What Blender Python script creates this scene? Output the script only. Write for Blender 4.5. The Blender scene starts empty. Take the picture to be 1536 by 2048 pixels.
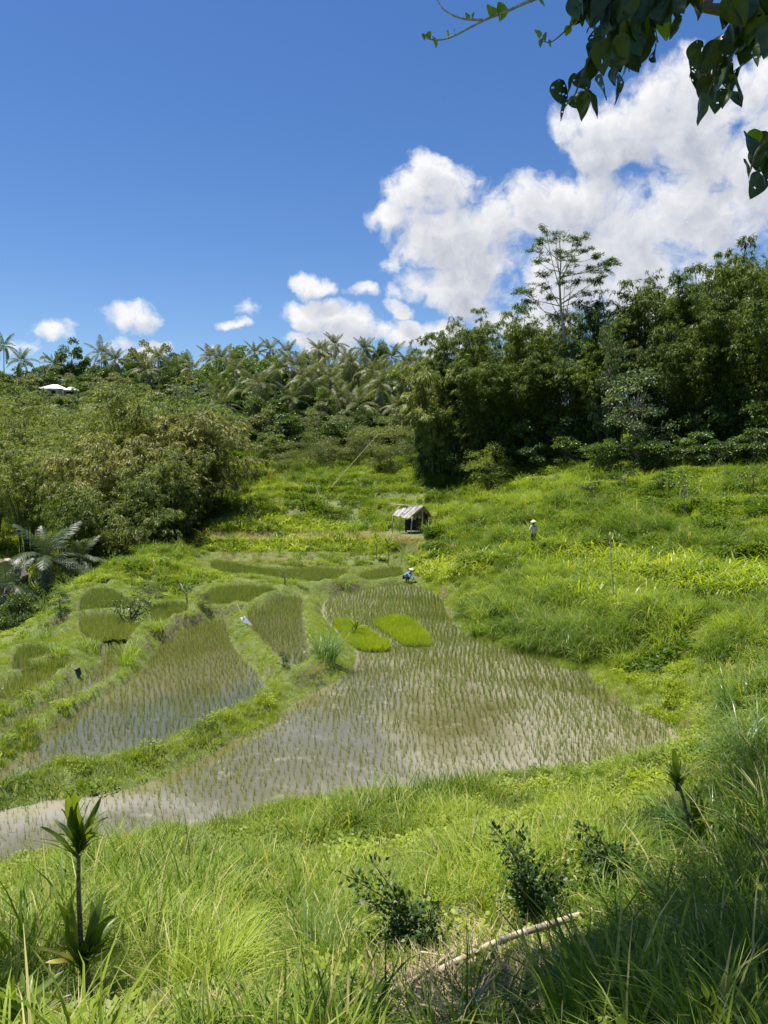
import bpy, math, random
import numpy as np
from mathutils import Vector, Matrix, Euler

random.seed(7)
rng = np.random.default_rng(7)
SC = bpy.context.scene
COL = SC.collection

# ------------------------------------------------------------------ camera
F = 1545.0                      # focal length in photograph pixels (2048 high)
PITCH = math.radians(-3.11)
cam_d = bpy.data.cameras.new('camera')
cam_d.sensor_fit = 'VERTICAL'; cam_d.sensor_height = 36.0
cam_d.lens = F / 2048.0 * 36.0
cam_d.clip_start = 0.05; cam_d.clip_end = 4000
cam = bpy.data.objects.new('camera', cam_d); COL.objects.link(cam)
cam.location = (0, 0, 0); cam.rotation_euler = (math.radians(90) + PITCH, 0, 0)
SC.camera = cam

# ------------------------------------------------------------------ exposure, sun, sky
SC.view_settings.view_transform = 'Standard'
SC.view_settings.look = 'None'
SC.view_settings.gamma = 1.0
SC.view_settings.use_curve_mapping = False
SC.view_settings.exposure = 0.95
SC.cycles.max_bounces = 7
SC.cycles.diffuse_bounces = 3
SC.cycles.transmission_bounces = 4
SC.cycles.transparent_max_bounces = 8
SC.cycles.caustics_reflective = False
SC.cycles.caustics_refractive = False

SUN = Vector((-0.24, 0.10, 0.965)).normalized()
sun_d = bpy.data.lights.new('sun', 'SUN'); sun_d.energy = 5.0
sun_d.angle = math.radians(0.53); sun_d.color = (1.0, 0.955, 0.87)
sun_o = bpy.data.objects.new('sun', sun_d); COL.objects.link(sun_o)
sun_o.rotation_euler = SUN.to_track_quat('Z', 'Y').to_euler()

def pix_dir(px, py):
    u = (px - 768.0) / F; v = (1024.0 - py) / F
    c, s = math.cos(PITCH), math.sin(PITCH)
    return np.array([u, c - v * s, s + v * c])
def at(px, py, Y):
    d = pix_dir(px, py); return Vector(d * (Y / d[1]))
def proj(x, y, z):
    c, s = math.cos(PITCH), math.sin(PITCH)
    f = y * c + z * s; v = -y * s + z * c
    f = np.maximum(f, 1e-3)
    return 768 + F * x / f, 1024 - F * v / f

world = bpy.data.worlds.new('World'); SC.world = world; world.use_nodes = True
WT = world.node_tree; WT.nodes.clear()
SKY_STRENGTH = 0.066
def build_sky():
    N, L = WT.nodes, WT.links
    def math_(T, op, a, b=None, c=None, clamp=False):
        n = T.nodes.new('ShaderNodeMath'); n.operation = op; n.use_clamp = clamp
        for i, v in enumerate((a, b, c)):
            if v is None: continue
            if isinstance(v, (int, float)): n.inputs[i].default_value = v
            else: T.links.new(v, n.inputs[i])
        return n.outputs[0]
    sky = N.new('ShaderNodeTexSky'); sky.sky_type = 'NISHITA'; sky.sun_disc = False
    sky.sun_elevation = math.asin(SUN.z); sky.sun_rotation = math.atan2(SUN.x, SUN.y)
    sky.altitude = 400; sky.air_density = 1.0; sky.dust_density = 0.35; sky.ozone_density = 2.2
    hs = N.new('ShaderNodeHueSaturation'); hs.inputs['Saturation'].default_value = 1.27; hs.inputs['Hue'].default_value = 0.509
    hs.inputs['Value'].default_value = 1.05
    L.new(sky.outputs[0], hs.inputs['Color'])
    # clouds: lobes around directions (azimuth, elevation), broken up by noise
    blobs = [(1180,275,80,70),(1260,255,85,85),(1340,215,85,85),(1425,250,95,85),(1505,230,85,110),(1470,335,90,50),
             (840,395,78,70),(905,405,75,72),(795,445,60,55),(880,480,125,95),(965,480,100,100),(940,570,120,60),(860,560,75,55),(1000,545,90,90),
             (1095,375,75,48),(1170,395,95,70),(1255,440,100,80),(1335,430,95,75),(1430,470,120,90),(1210,510,130,80),(1060,430,60,60),(1100,560,130,90),(1510,400,90,100),(1320,570,260,110),(800,620,40,22),(1050,640,120,50),(900,660,60,30),(760,660,50,25),
             (640,572,52,26),(720,590,48,20),(640,628,85,32),(700,650,70,40),(600,685,50,28),(650,695,85,25),(835,672,75,32),(870,695,60,34),(790,585,36,26),
             (497,615,34,24),(466,646,38,14),(258,632,68,38),(222,622,30,20),(240,688,62,28),(305,694,52,18),(28,688,48,28),(105,662,48,26),(140,650,30,18),(440,702,22,18)]
    ae = []
    for (x, y, rx, ry) in blobs:
        d = pix_dir(x, y)
        ae.append((math.atan2(d[0], d[1]), math.atan2(d[2], math.hypot(d[0], d[1])), rx / F, ry / F))
    G = bpy.data.node_groups.new('cloud_density', 'ShaderNodeTree')
    G.interface.new_socket('Vector', in_out='INPUT', socket_type='NodeSocketVector')
    G.interface.new_socket('Value', in_out='OUTPUT', socket_type='NodeSocketFloat')
    gi = G.nodes.new('NodeGroupInput'); go = G.nodes.new('NodeGroupOutput')
    def noise(scale, detail, rough, vec):
        n = G.nodes.new('ShaderNodeTexNoise'); n.inputs['Scale'].default_value = scale
        n.inputs['Detail'].default_value = detail; n.inputs['Roughness'].default_value = rough
        G.links.new(vec, n.inputs['Vector']); return n
    w = noise(11.0, 5.0, 0.6, gi.outputs[0])
    vm = G.nodes.new('ShaderNodeVectorMath'); vm.operation = 'MULTIPLY_ADD'
    G.links.new(w.outputs['Color'], vm.inputs[0]); vm.inputs[1].default_value = (0.06, 0.06, 0)
    sub = G.nodes.new('ShaderNodeVectorMath'); sub.operation = 'ADD'
    G.links.new(gi.outputs[0], sub.inputs[0]); sub.inputs[1].default_value = (-0.03, -0.03, 0)
    G.links.new(sub.outputs[0], vm.inputs[2])
    p = vm.outputs[0]
    acc = None
    for (a, e, ra, re_) in ae:
        pk = 1.0 if ra > 0.045 else 0.80 if ra > 0.024 else 0.5
        q = G.nodes.new('ShaderNodeVectorMath'); q.operation = 'MULTIPLY_ADD'
        G.links.new(p, q.inputs[0]); q.inputs[1].default_value = (1 / ra, 1 / re_, 0); q.inputs[2].default_value = (-a / ra, -e / re_, 0)
        dd = G.nodes.new('ShaderNodeVectorMath'); dd.operation = 'DOT_PRODUCT'
        G.links.new(q.outputs[0], dd.inputs[0]); G.links.new(q.outputs[0], dd.inputs[1])
        m = math_(G, 'SUBTRACT', pk, dd.outputs['Value'])
        m = math_(G, 'MAXIMUM', m, -1.3)
        acc = m if acc is None else math_(G, 'MAXIMUM', acc, m)
    # elsewhere in the sky: scattered fair-weather clouds of the same kind
    sep = G.nodes.new('ShaderNodeSeparateXYZ'); G.links.new(p, sep.inputs[0])
    gm = G.nodes.new('ShaderNodeVectorMath'); gm.operation = 'MULTIPLY'
    G.links.new(p, gm.inputs[0]); gm.inputs[1].default_value = (1.0, 1.9, 0)
    gen = noise(2.6, 2.0, 0.5, gm.outputs[0])
    g1 = math_(G, 'MULTIPLY_ADD', gen.outputs[0], 7.0, -3.9)
    az = math_(G, 'ABSOLUTE', sep.outputs[0])
    outm = math_(G, 'MAXIMUM', math_(G, 'MULTIPLY_ADD', az, 5.0, -3.2, clamp=True), math_(G, 'MULTIPLY_ADD', sep.outputs[1], 5.0, -3.6, clamp=True))
    g2 = math_(G, 'MULTIPLY', math_(G, 'MAXIMUM', g1, 0.0), outm)
    acc = math_(G, 'MAXIMUM', acc, math_(G, 'SUBTRACT', g2, 1.3))
    acc = math_(G, 'MINIMUM', acc, 0.9)
    fb = noise(15.0, 10.0, 0.58, p)
    fn = math_(G, 'MULTIPLY_ADD', fb.outputs[0], 4.2, -2.1)
    has = math_(G, 'MULTIPLY', math_(G, 'ADD', acc, 1.3), 1.6, clamp=True)
    val = math_(G, 'ADD', acc, math_(G, 'MULTIPLY', fn, has))
    G.links.new(val, go.inputs[0])
    tc = N.new('ShaderNodeTexCoord'); sx = N.new('ShaderNodeSeparateXYZ'); L.new(tc.outputs['Generated'], sx.inputs[0])
    azi = math_(WT, 'ARCTAN2', sx.outputs[0], sx.outputs[1])
    zc = math_(WT, 'MINIMUM', math_(WT, 'MAXIMUM', sx.outputs[2], -0.999), 0.999)
    ele = math_(WT, 'ARCSINE', zc)
    cb = N.new('ShaderNodeCombineXYZ'); L.new(azi, cb.inputs[0]); L.new(ele, cb.inputs[1])
    d1 = N.new('ShaderNodeGroup'); d1.node_tree = G; L.new(cb.outputs[0], d1.inputs[0])
    off = N.new('ShaderNodeVectorMath'); off.operation = 'ADD'; L.new(cb.outputs[0], off.inputs[0]); off.inputs[1].default_value = (-0.012, 0.024, 0)
    d2 = N.new('ShaderNodeGroup'); d2.node_tree = G; L.new(off.outputs[0], d2.inputs[0])
    mr = N.new('ShaderNodeMapRange'); mr.interpolation_type = 'SMOOTHSTEP'; mr.inputs[1].default_value = -0.05; mr.inputs[2].default_value = 0.85
    L.new(d1.outputs[0], mr.inputs[0])
    alpha = math_(WT, 'MULTIPLY', mr.outputs[0], math_(WT, 'MULTIPLY_ADD', ele, 30.0, 0.3, clamp=True))
    diff = math_(WT, 'SUBTRACT', d1.outputs[0], d2.outputs[0])  # sun side and grey base of each cloud are put into its colour
    lit = math_(WT, 'MULTIPLY_ADD', diff, 0.60, 0.86)
    thick = N.new('ShaderNodeMapRange'); thick.inputs[1].default_value = 0.25; thick.inputs[2].default_value = 1.5
    thick.inputs[3].default_value = 0.0; thick.inputs[4].default_value = 0.95
    L.new(d1.outputs[0], thick.inputs[0])
    lit2 = math_(WT, 'SUBTRACT', lit, thick.outputs[0], clamp=True)
    cc = N.new('ShaderNodeMix'); cc.data_type = 'RGBA'; L.new(lit2, cc.inputs[0])
    cc.inputs[6].default_value = (3.9, 4.2, 4.9, 1); cc.inputs[7].default_value = (7.6, 7.6, 7.7, 1)
    mx = N.new('ShaderNodeMix'); mx.data_type = 'RGBA'; L.new(alpha, mx.inputs[0]); L.new(hs.outputs[0], mx.inputs[6]); L.new(cc.outputs[2], mx.inputs[7])
    bg = N.new('ShaderNodeBackground'); bg.inputs['Strength'].default_value = SKY_STRENGTH
    L.new(mx.outputs[2], bg.inputs['Color'])
    out = N.new('ShaderNodeOutputWorld'); L.new(bg.outputs[0], out.inputs[0])
build_sky()

# ------------------------------------------------------------------ helpers: objects
def tag(o, label=None, cat=None, group=None, kind=None):
    if label: o['label'] = label
    if cat: o['category'] = cat
    if group: o['group'] = group
    if kind: o['kind'] = kind
    return o
def empty(name, loc=(0, 0, 0), rz=0.0):
    o = bpy.data.objects.new(name, None); o.empty_display_size = 0.2
    o.location = loc; o.rotation_euler = (0, 0, rz); COL.objects.link(o); return o
def link(name, mesh, parent=None):
    o = bpy.data.objects.new(name, mesh); COL.objects.link(o)
    if parent is not None: o.parent = parent
    return o
def mesh_np(name, V, Fq, mat=None, smooth=False):
    """mesh from an (n,3) array and an (m,k) array of faces, all of k corners"""
    V = np.asarray(V, np.float32); Fq = np.asarray(Fq, np.int32)
    me = bpy.data.meshes.new(name)
    me.vertices.add(len(V)); me.vertices.foreach_set('co', V.ravel())
    k = Fq.shape[1]
    me.loops.add(Fq.size); me.loops.foreach_set('vertex_index', Fq.ravel())
    me.polygons.add(len(Fq)); me.polygons.foreach_set('loop_start', np.arange(0, Fq.size, k, dtype=np.int32))
    if smooth: me.polygons.foreach_set('use_smooth', np.ones(len(Fq), bool))
    me.update(calc_edges=True)
    if mat: me.materials.append(mat)
    return me
class MB:
    """collects quads and triangles, then builds one mesh"""
    def __init__(s): s.v = []; s.f = []
    def add(s, vs, fs):
        n = len(s.v); s.v += [tuple(p) for p in vs]; s.f += [tuple(i + n for i in f) for f in fs]
    def box(s, c, size, M=None):
        c = Vector(c); h = Vector(size) / 2
        vs = [Vector((x, y, z)) for x in (-h.x, h.x) for y in (-h.y, h.y) for z in (-h.z, h.z)]
        vs = [(M @ p if M else p) + c for p in vs]
        s.add(vs, [(0,1,3,2),(4,6,7,5),(0,4,5,1),(2,3,7,6),(0,2,6,4),(1,5,7,3)])
    def tube(s, pts, rad, sides=6, cap=True):
        pts = [Vector(p) for p in pts]; n = len(pts)
        if isinstance(rad, (int, float)): rad = [rad] * n
        base = len(s.v); prev = None
        for i, p in enumerate(pts):
            t = (pts[min(i + 1, n - 1)] - pts[max(i - 1, 0)]).normalized()
            a = Vector((1, 0, 0)) if abs(t.x) < 0.8 else Vector((0, 1, 0))
            if prev is not None: a = prev
            x = (a - t * a.dot(t)).normalized(); y = t.cross(x); prev = x
            for k in range(sides):
                an = 2 * math.pi * k / sides
                s.v.append(tuple(p + (x * math.cos(an) + y * math.sin(an)) * rad[i]))
        for i in range(n - 1):
            for k in range(sides):
                a = base + i * sides + k; b = base + i * sides + (k + 1) % sides
                s.f.append((a, b, b + sides, a + sides))
        if cap:
            s.f.append(tuple(base + k for k in reversed(range(sides))))
            s.f.append(tuple(base + (n - 1) * sides + k for k in range(sides)))
    def mesh(s, name, mat=None, smooth=True):
        me = bpy.data.meshes.new(name); me.from_pydata(s.v, [], s.f)
        if smooth: me.polygons.foreach_set('use_smooth', [True] * len(me.polygons))
        me.update()
        if mat: me.materials.append(mat)
        return me
    def build(s, name, mat, parent=None, smooth=True): return link(name, s.mesh(name, mat, smooth), parent)

# ------------------------------------------------------------------ helpers: materials
def new_mat(name):
    m = bpy.data.materials.new(name); m.use_nodes = True; m.node_tree.nodes.clear(); return m
def foliage(name, ca, cb, cc=None, trans=0.38, rough=0.5, spec=0.35, inst=False, nscale=0.6, tcol=1.25):
    """leaf: two or three leaf colours, mixed leaf by leaf, plant by plant and in drifts; light passes through"""
    m = new_mat(name); T = m.node_tree; N, L = T.nodes, T.links
    def mix(f, a, b):
        n = N.new('ShaderNodeMix'); n.data_type = 'RGBA'
        if isinstance(f, float): n.inputs[0].default_value = f
        else: L.new(f, n.inputs[0])
        for i, v in ((6, a), (7, b)):
            if isinstance(v, tuple): n.inputs[i].default_value = (*v, 1)
            else: L.new(v, n.inputs[i])
        return n.outputs[2]
    geo = N.new('ShaderNodeNewGeometry')
    rnd = geo.outputs['Random Per Island']
    if inst:
        at_ = N.new('ShaderNodeAttribute'); at_.attribute_type = 'INSTANCER'; at_.attribute_name = 'tint'
        mm = N.new('ShaderNodeMath'); mm.operation = 'MULTIPLY_ADD'; mm.use_clamp = True
        L.new(rnd, mm.inputs[0]); mm.inputs[1].default_value = 0.34
        sb = N.new('ShaderNodeMath'); sb.operation = 'SUBTRACT'; L.new(at_.outputs['Fac'], sb.inputs[0]); sb.inputs[1].default_value = 0.17
        L.new(sb.outputs[0], mm.inputs[2]); f = mm.outputs[0]
    else:
        tc = N.new('ShaderNodeTexCoord'); nz = N.new('ShaderNodeTexNoise'); nz.inputs['Scale'].default_value = nscale; nz.inputs['Detail'].default_value = 2
        L.new(tc.outputs['Object'], nz.inputs['Vector'])
        oi = N.new('ShaderNodeObjectInfo')
        a1 = N.new('ShaderNodeMath'); a1.operation = 'MULTIPLY_ADD'; L.new(rnd, a1.inputs[0]); a1.inputs[1].default_value = 0.55
        a2 = N.new('ShaderNodeMath'); a2.operation = 'MULTIPLY_ADD'; L.new(nz.outputs[0], a2.inputs[0]); a2.inputs[1].default_value = 1.3; a2.inputs[2].default_value = -0.68
        L.new(a2.outputs[0], a1.inputs[2])
        a3 = N.new('ShaderNodeMath'); a3.operation = 'MULTIPLY_ADD'; a3.use_clamp = True; L.new(oi.outputs['Random'], a3.inputs[0]); a3.inputs[1].default_value = 0.60; L.new(a1.outputs[0], a3.inputs[2])
        f = a3.outputs[0]
    col = mix(f, ca, cb)
    if cc:
        gt = N.new('ShaderNodeMath'); gt.operation = 'GREATER_THAN'; L.new(rnd, gt.inputs[0]); gt.inputs[1].default_value = 0.93
        col = mix(gt.outputs[0], col, cc)
    bs = N.new('ShaderNodeBsdfPrincipled'); L.new(col, bs.inputs['Base Color']); bs.inputs['Roughness'].default_value = rough
    bs.inputs['Specular IOR Level'].default_value = spec
    tr = N.new('ShaderNodeBsdfTranslucent')
    g = N.new('ShaderNodeMix'); g.data_type = 'RGBA'; g.blend_type = 'MULTIPLY'; g.inputs[0].default_value = 1.0
    L.new(col, g.inputs[6]); g.inputs[7].default_value = (1.40 * tcol, 1.40 * tcol, 0.45 * tcol, 1)
    L.new(g.outputs[2], tr.inputs['Color'])
    ms = N.new('ShaderNodeMixShader'); ms.inputs[0].default_value = trans
    L.new(bs.outputs[0], ms.inputs[1]); L.new(tr.outputs[0], ms.inputs[2])
    o = N.new('ShaderNodeOutputMaterial'); L.new(ms.outputs[0], o.inputs[0])
    return m
def plain(name, ca, cb, scale=8.0, rough=0.8, bump=0.3, stretch=(1, 1, 1), detail=6, spec=0.3):
    m = new_mat(name); T = m.node_tree; N, L = T.nodes, T.links
    tc = N.new('ShaderNodeTexCoord'); mp = N.new('ShaderNodeMapping'); mp.inputs['Scale'].default_value = stretch
    L.new(tc.outputs['Object'], mp.inputs[0])
    nz = N.new('ShaderNodeTexNoise'); nz.inputs['Scale'].default_value = scale; nz.inputs['Detail'].default_value = detail; L.new(mp.outputs[0], nz.inputs['Vector'])
    r = N.new('ShaderNodeMapRange'); r.inputs[1].default_value = 0.35; r.inputs[2].default_value = 0.65; L.new(nz.outputs[0], r.inputs[0])
    mx = N.new('ShaderNodeMix'); mx.data_type = 'RGBA'; L.new(r.outputs[0], mx.inputs[0]); mx.inputs[6].default_value = (*ca, 1); mx.inputs[7].default_value = (*cb, 1)
    bs = N.new('ShaderNodeBsdfPrincipled'); L.new(mx.outputs[2], bs.inputs['Base Color']); bs.inputs['Roughness'].default_value = rough
    bs.inputs['Specular IOR Level'].default_value = spec
    if bump:
        bp = N.new('ShaderNodeBump'); bp.inputs['Strength'].default_value = bump; bp.inputs['Distance'].default_value = 0.02
        L.new(nz.outputs[0], bp.inputs['Height']); L.new(bp.outputs[0], bs.inputs['Normal'])
    o = N.new('ShaderNodeOutputMaterial'); L.new(bs.outputs[0], o.inputs[0])
    return m

M = {}
M['grass'] = foliage('grass', (0.050, 0.112, 0.013), (0.285, 0.355, 0.042), (0.46, 0.41, 0.17), inst=True, trans=0.38, rough=0.5, spec=0.2)
M['tall_grass'] = foliage('tall_grass', (0.055, 0.120, 0.014), (0.260, 0.335, 0.040), (0.38, 0.34, 0.14), inst=True, trans=0.40, rough=0.45, spec=0.2)
M['weed'] = foliage('weed', (0.045, 0.095, 0.012), (0.270, 0.330, 0.036), None, inst=True, trans=0.36, rough=0.5, spec=0.25)
M['rice'] = foliage('rice', (0.105, 0.170, 0.030), (0.260, 0.290, 0.070), (0.34, 0.30, 0.12), inst=True, trans=0.36, rough=0.5, spec=0.3)
M['rice_one'] = foliage('rice_one', (0.115, 0.170, 0.030), (0.250, 0.270, 0.070), (0.34, 0.30, 0.12), trans=0.40, rough=0.5, spec=0.3)
M['nursery'] = foliage('nursery', (0.160, 0.250, 0.020), (0.360, 0.400, 0.030), None, inst=True, trans=0.45, rough=0.55, spec=0.2)
M['maize'] = foliage('maize', (0.080, 0.165, 0.018), (0.320, 0.370, 0.032), None, inst=True, trans=0.45, rough=0.4, spec=0.4)
M['maize_one'] = foliage('maize_one', (0.080, 0.165, 0.018), (0.310, 0.370, 0.032), None, trans=0.42, rough=0.4, spec=0.4)
M['dry_grass'] = foliage('dry_grass', (0.30, 0.24, 0.12), (0.50, 0.42, 0.24), (0.15, 0.11, 0.06), inst=True, trans=0.2, rough=0.7, spec=0.2)
M['bamboo_dark'] = foliage('bamboo_dark', (0.028, 0.060, 0.010), (0.135, 0.190, 0.030), (0.20, 0.20, 0.07), trans=0.26, rough=0.5, spec=0.2, nscale=0.35)
M['bamboo_olive'] = foliage('bamboo_olive', (0.060, 0.100, 0.024), (0.240, 0.280, 0.080), (0.38, 0.36, 0.16), trans=0.28, rough=0.5, spec=0.2, nscale=0.4)
M['bamboo_pale'] = foliage('bamboo_pale', (0.110, 0.130, 0.038), (0.320, 0.310, 0.110), (0.34, 0.31, 0.15), trans=0.26, rough=0.5, spec=0.22, nscale=0.5)
M['tree_dark'] = foliage('tree_dark', (0.032, 0.068, 0.014), (0.115, 0.175, 0.036), None, trans=0.25, rough=0.45, spec=0.4, nscale=0.4)
M['tree_mid'] = foliage('tree_mid', (0.050, 0.095, 0.020), (0.160, 0.215, 0.050), None, trans=0.3, rough=0.5, spec=0.3, nscale=0.4)
M['tree_grey'] = foliage('tree_grey', (0.090, 0.110, 0.050), (0.220, 0.235, 0.110), None, trans=0.25, rough=0.55, spec=0.3, nscale=0.4)
M['scrub'] = foliage('scrub', (0.060, 0.090, 0.028), (0.175, 0.200, 0.070), None, trans=0.28, rough=0.5, spec=0.2, nscale=0.4)
M['tree_silver'] = foliage('tree_silver', (0.060, 0.105, 0.040), (0.220, 0.270, 0.140), None, trans=0.22, rough=0.5, spec=0.25, nscale=0.5)
M['albizia'] = foliage('albizia', (0.040, 0.078, 0.024), (0.090, 0.130, 0.045), None, trans=0.3, rough=0.5, spec=0.3, nscale=0.5)
M['palm'] = foliage('palm', (0.040, 0.062, 0.020), (0.185, 0.205, 0.075), (0.26, 0.22, 0.10), trans=0.2, rough=0.5, spec=0.22, nscale=0.3)
M['palm_green'] = foliage('palm_green', (0.030, 0.075, 0.014), (0.120, 0.180, 0.034), (0.30, 0.24, 0.10), trans=0.25, rough=0.5, spec=0.2, nscale=0.3)
M['palm_dark'] = foliage('palm_dark', (0.040, 0.068, 0.035), (0.110, 0.140, 0.075), None, trans=0.2, rough=0.45, spec=0.3, nscale=0.3)
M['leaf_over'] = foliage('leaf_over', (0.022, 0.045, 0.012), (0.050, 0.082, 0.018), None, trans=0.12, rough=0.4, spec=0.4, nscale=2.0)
M['leaf_over_painted_lit'] = foliage('leaf_over_painted_lit', (0.120, 0.180, 0.018), (0.200, 0.270, 0.022), None, trans=0.6, rough=0.4, spec=0.3, nscale=2.0)  # lit copy of the overhead leaf: sunlight through it put into the colour
M['cordyline'] = foliage('cordyline', (0.060, 0.105, 0.020), (0.160, 0.210, 0.034), None, trans=0.38, rough=0.38, spec=0.35, nscale=3.0)
M['cordyline_yellow'] = foliage('cordyline_yellow', (0.260, 0.250, 0.040), (0.42, 0.36, 0.06), None, trans=0.4, rough=0.35, spec=0.4, nscale=3.0)
M['shrub_dark'] = foliage('shrub_dark', (0.018, 0.045, 0.012), (0.060, 0.105, 0.022), (0.16, 0.2, 0.04), trans=0.22, rough=0.45, spec=0.3, nscale=3.0)
M['shrub_light'] = foliage('shrub_light', (0.090, 0.150, 0.020), (0.200, 0.255, 0.040), None, trans=0.35, rough=0.45, spec=0.4, nscale=3.0)
M['red_leaf'] = foliage('red_leaf', (0.14, 0.016, 0.026), (0.36, 0.045, 0.07), None, trans=0.3, rough=0.4, spec=0.4, nscale=3.0)
M['bark'] = plain('bark', (0.10, 0.085, 0.065), (0.22, 0.19, 0.15), 6, 0.85, 0.5, (1, 1, 0.3))
M['bark_pale'] = plain('bark_pale', (0.24, 0.22, 0.18), (0.38, 0.36, 0.31), 5, 0.8, 0.4, (1, 1, 0.3))
M['stem_ringed'] = plain('stem_ringed', (0.10, 0.075, 0.045), (0.30, 0.25, 0.17), 60, 0.8, 0.6, (0.3, 0.3, 1))
M['culm'] = plain('culm', (0.04, 0.055, 0.02), (0.10, 0.10, 0.04), 4, 0.5, 0.1, (1, 1, 0.3))
M['dry_cane'] = plain('dry_cane', (0.42, 0.34, 0.20), (0.62, 0.53, 0.35), 9, 0.6, 0.2, (1, 1, 1))
M['twig'] = plain('twig', (0.10, 0.08, 0.06), (0.24, 0.2, 0.16), 30, 0.8, 0.4)
M['twig_pale'] = plain('twig_pale', (0.22, 0.22, 0.22), (0.42, 0.42, 0.42), 40, 0.8, 0.4)
M['old_wood'] = plain('old_wood', (0.22, 0.18, 0.13), (0.42, 0.37, 0.29), 12, 0.85, 0.5, (1, 1, 0.2))
M['tin'] = plain('tin', (0.20, 0.19, 0.175), (0.34, 0.33, 0.305), 1.3, 0.55, 0.1)
M['tin_dirty'] = plain('tin_dirty', (0.13, 0.115, 0.095), (0.30, 0.28, 0.255), 2.2, 0.65, 0.1)
M['dark_inside'] = plain('dark_inside', (0.012, 0.012, 0.013), (0.035, 0.033, 0.03), 5, 0.9, 0.3)  # near-black: shade of the hut's inside put into colour; also window panes
M['woven'] = plain('woven', (0.30, 0.27, 0.13), (0.46, 0.42, 0.24), 25, 0.8, 0.4)
M['wall_plaster'] = plain('wall_plaster', (0.50, 0.47, 0.42), (0.66, 0.63, 0.58), 1.5, 0.85, 0.1)
M['roof_pale'] = plain('roof_pale', (0.55, 0.56, 0.52), (0.78, 0.79, 0.76), 1.0, 0.5, 0.1)
M['skin'] = plain('skin', (0.22, 0.12, 0.075), (0.28, 0.155, 0.10), 20, 0.55, 0.05)
M['shirt_pink'] = plain('shirt_pink', (0.60, 0.50, 0.47), (0.74, 0.64, 0.60), 6, 0.85, 0.2)
M['shirt_blue'] = plain('shirt_blue', (0.11, 0.30, 0.55), (0.22, 0.44, 0.70), 6, 0.85, 0.2)
M['trousers'] = plain('trousers', (0.025, 0.028, 0.035), (0.05, 0.05, 0.06), 8, 0.9, 0.2)
M['hat_straw'] = plain('hat_straw', (0.44, 0.40, 0.27), (0.60, 0.56, 0.41), 18, 0.75, 0.3)
M['hair'] = plain('hair', (0.01, 0.009, 0.008), (0.02, 0.018, 0.016), 20, 0.5, 0.1)
M['plastic'] = plain('plastic', (0.68, 0.70, 0.72), (0.82, 0.83, 0.84), 6, 0.4, 0.1)
M['straw'] = foliage('straw', (0.15, 0.115, 0.06), (0.42, 0.34, 0.20), (0.09, 0.07, 0.04), trans=0.12, rough=0.7, spec=0.2, nscale=2)

# ------------------------------------------------------------------ terrain and paddies
def crm(pts, closed=True, n=5):
    """smooth curve through points"""
    P = np.array(pts, float); m = len(P); out = []
    for i in range(m if closed else m - 1):
        g = lambda k: P[k % m] if closed else P[min(max(k, 0), m - 1)]
        p0, p1, p2, p3 = g(i - 1), g(i), g(i + 1), g(i + 2)
        for j in range(n):
            t = j / n
            out.append(0.5 * ((2 * p1) + (-p0 + p2) * t + (2 * p0 - 5 * p1 + 4 * p2 - p3) * t * t + (-p0 + 3 * p1 - 3 * p2 + p3) * t ** 3))
    if not closed: out.append(P[-1])
    return np.array(out)
def on_level(px, py, z):
    d = pix_dir(px, py); return d * (z / d[2])
PADDY = {
 'A': (-8.6, [(648,1205),(665,1195),(730,1180),(812,1168),(850,1180),(885,1200),(905,1240),(940,1275),(1000,1297),(1070,1315),(1130,1338),(1180,1345),(1188,1366),(1215,1382),(1250,1410),(1300,1435),(1350,1460),(1362,1487),(1330,1510),(1290,1535),(1180,1547),(1000,1560),(850,1575),(760,1588),(640,1602),(540,1620),(460,1648),(330,1665),(190,1695),(100,1715),(0,1735),(-160,1775),(-330,1790),(-330,1680),(-160,1655),(0,1622),(110,1600),(200,1590),(300,1565),(400,1520),(470,1480),(540,1450),(575,1415),(640,1380),(690,1350),(710,1320),(702,1290),(655,1252),(643,1225)]),
 'B': (-8.3, [(-200,1620),(-60,1585),(50,1555),(114,1528),(247,1515),(307,1508),(346,1486),(430,1446),(495,1411),(530,1380),(525,1357),(495,1322),(465,1288),(458,1254),(456,1240),(420,1243),(366,1257),(327,1283),(297,1317),(277,1347),(252,1369),(188,1404),(158,1423),(99,1458),(74,1493),(0,1540),(-80,1570),(-200,1600)]),
 'C': (-7.95, [(490,1230),(502,1258),(525,1290),(550,1313),(569,1337),(594,1340),(617,1322),(614,1278),(606,1228),(609,1197),(578,1193),(545,1197),(515,1218)]),
 'D': (-8.0, [(247,1293),(208,1300),(203,1327),(173,1352),(124,1384),(74,1418),(0,1453),(-80,1480),(-80,1505),(0,1478),(50,1450),(114,1418),(168,1394),(208,1364),(240,1327)]),
 'E': (-7.7, [(22,1377),(64,1350),(109,1332),(134,1328),(124,1357),(74,1390),(25,1402)]),
 'P': (-7.5, [(45,1334),(50,1303),(79,1298),(84,1320),(64,1337)]),
 'G': (-7.65, [(171,1251),(185,1238),(243,1235),(257,1253),(250,1268),(213,1281),(183,1273)]),
 'H': (-7.35, [(171,1220),(178,1194),(198,1181),(223,1186),(247,1204),(262,1208),(255,1222),(208,1225)]),
 'I': (-7.65, [(316,1230),(322,1213),(356,1210),(366,1228),(344,1243),(322,1246)]),
 'J': (-7.65, [(414,1202),(431,1181),(485,1175),(549,1181),(535,1193),(505,1203),(470,1208),(431,1208)]),
 'K': (-7.75, [(425,1128),(470,1130),(552,1142),(640,1140),(691,1146),(671,1158),(617,1166),(560,1157),(520,1150),(450,1148)]),
 'L': (-8.3, [(711,1156),(745,1143),(803,1139),(806,1152),(780,1159),(740,1163)]),
}
POLY = {}
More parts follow.
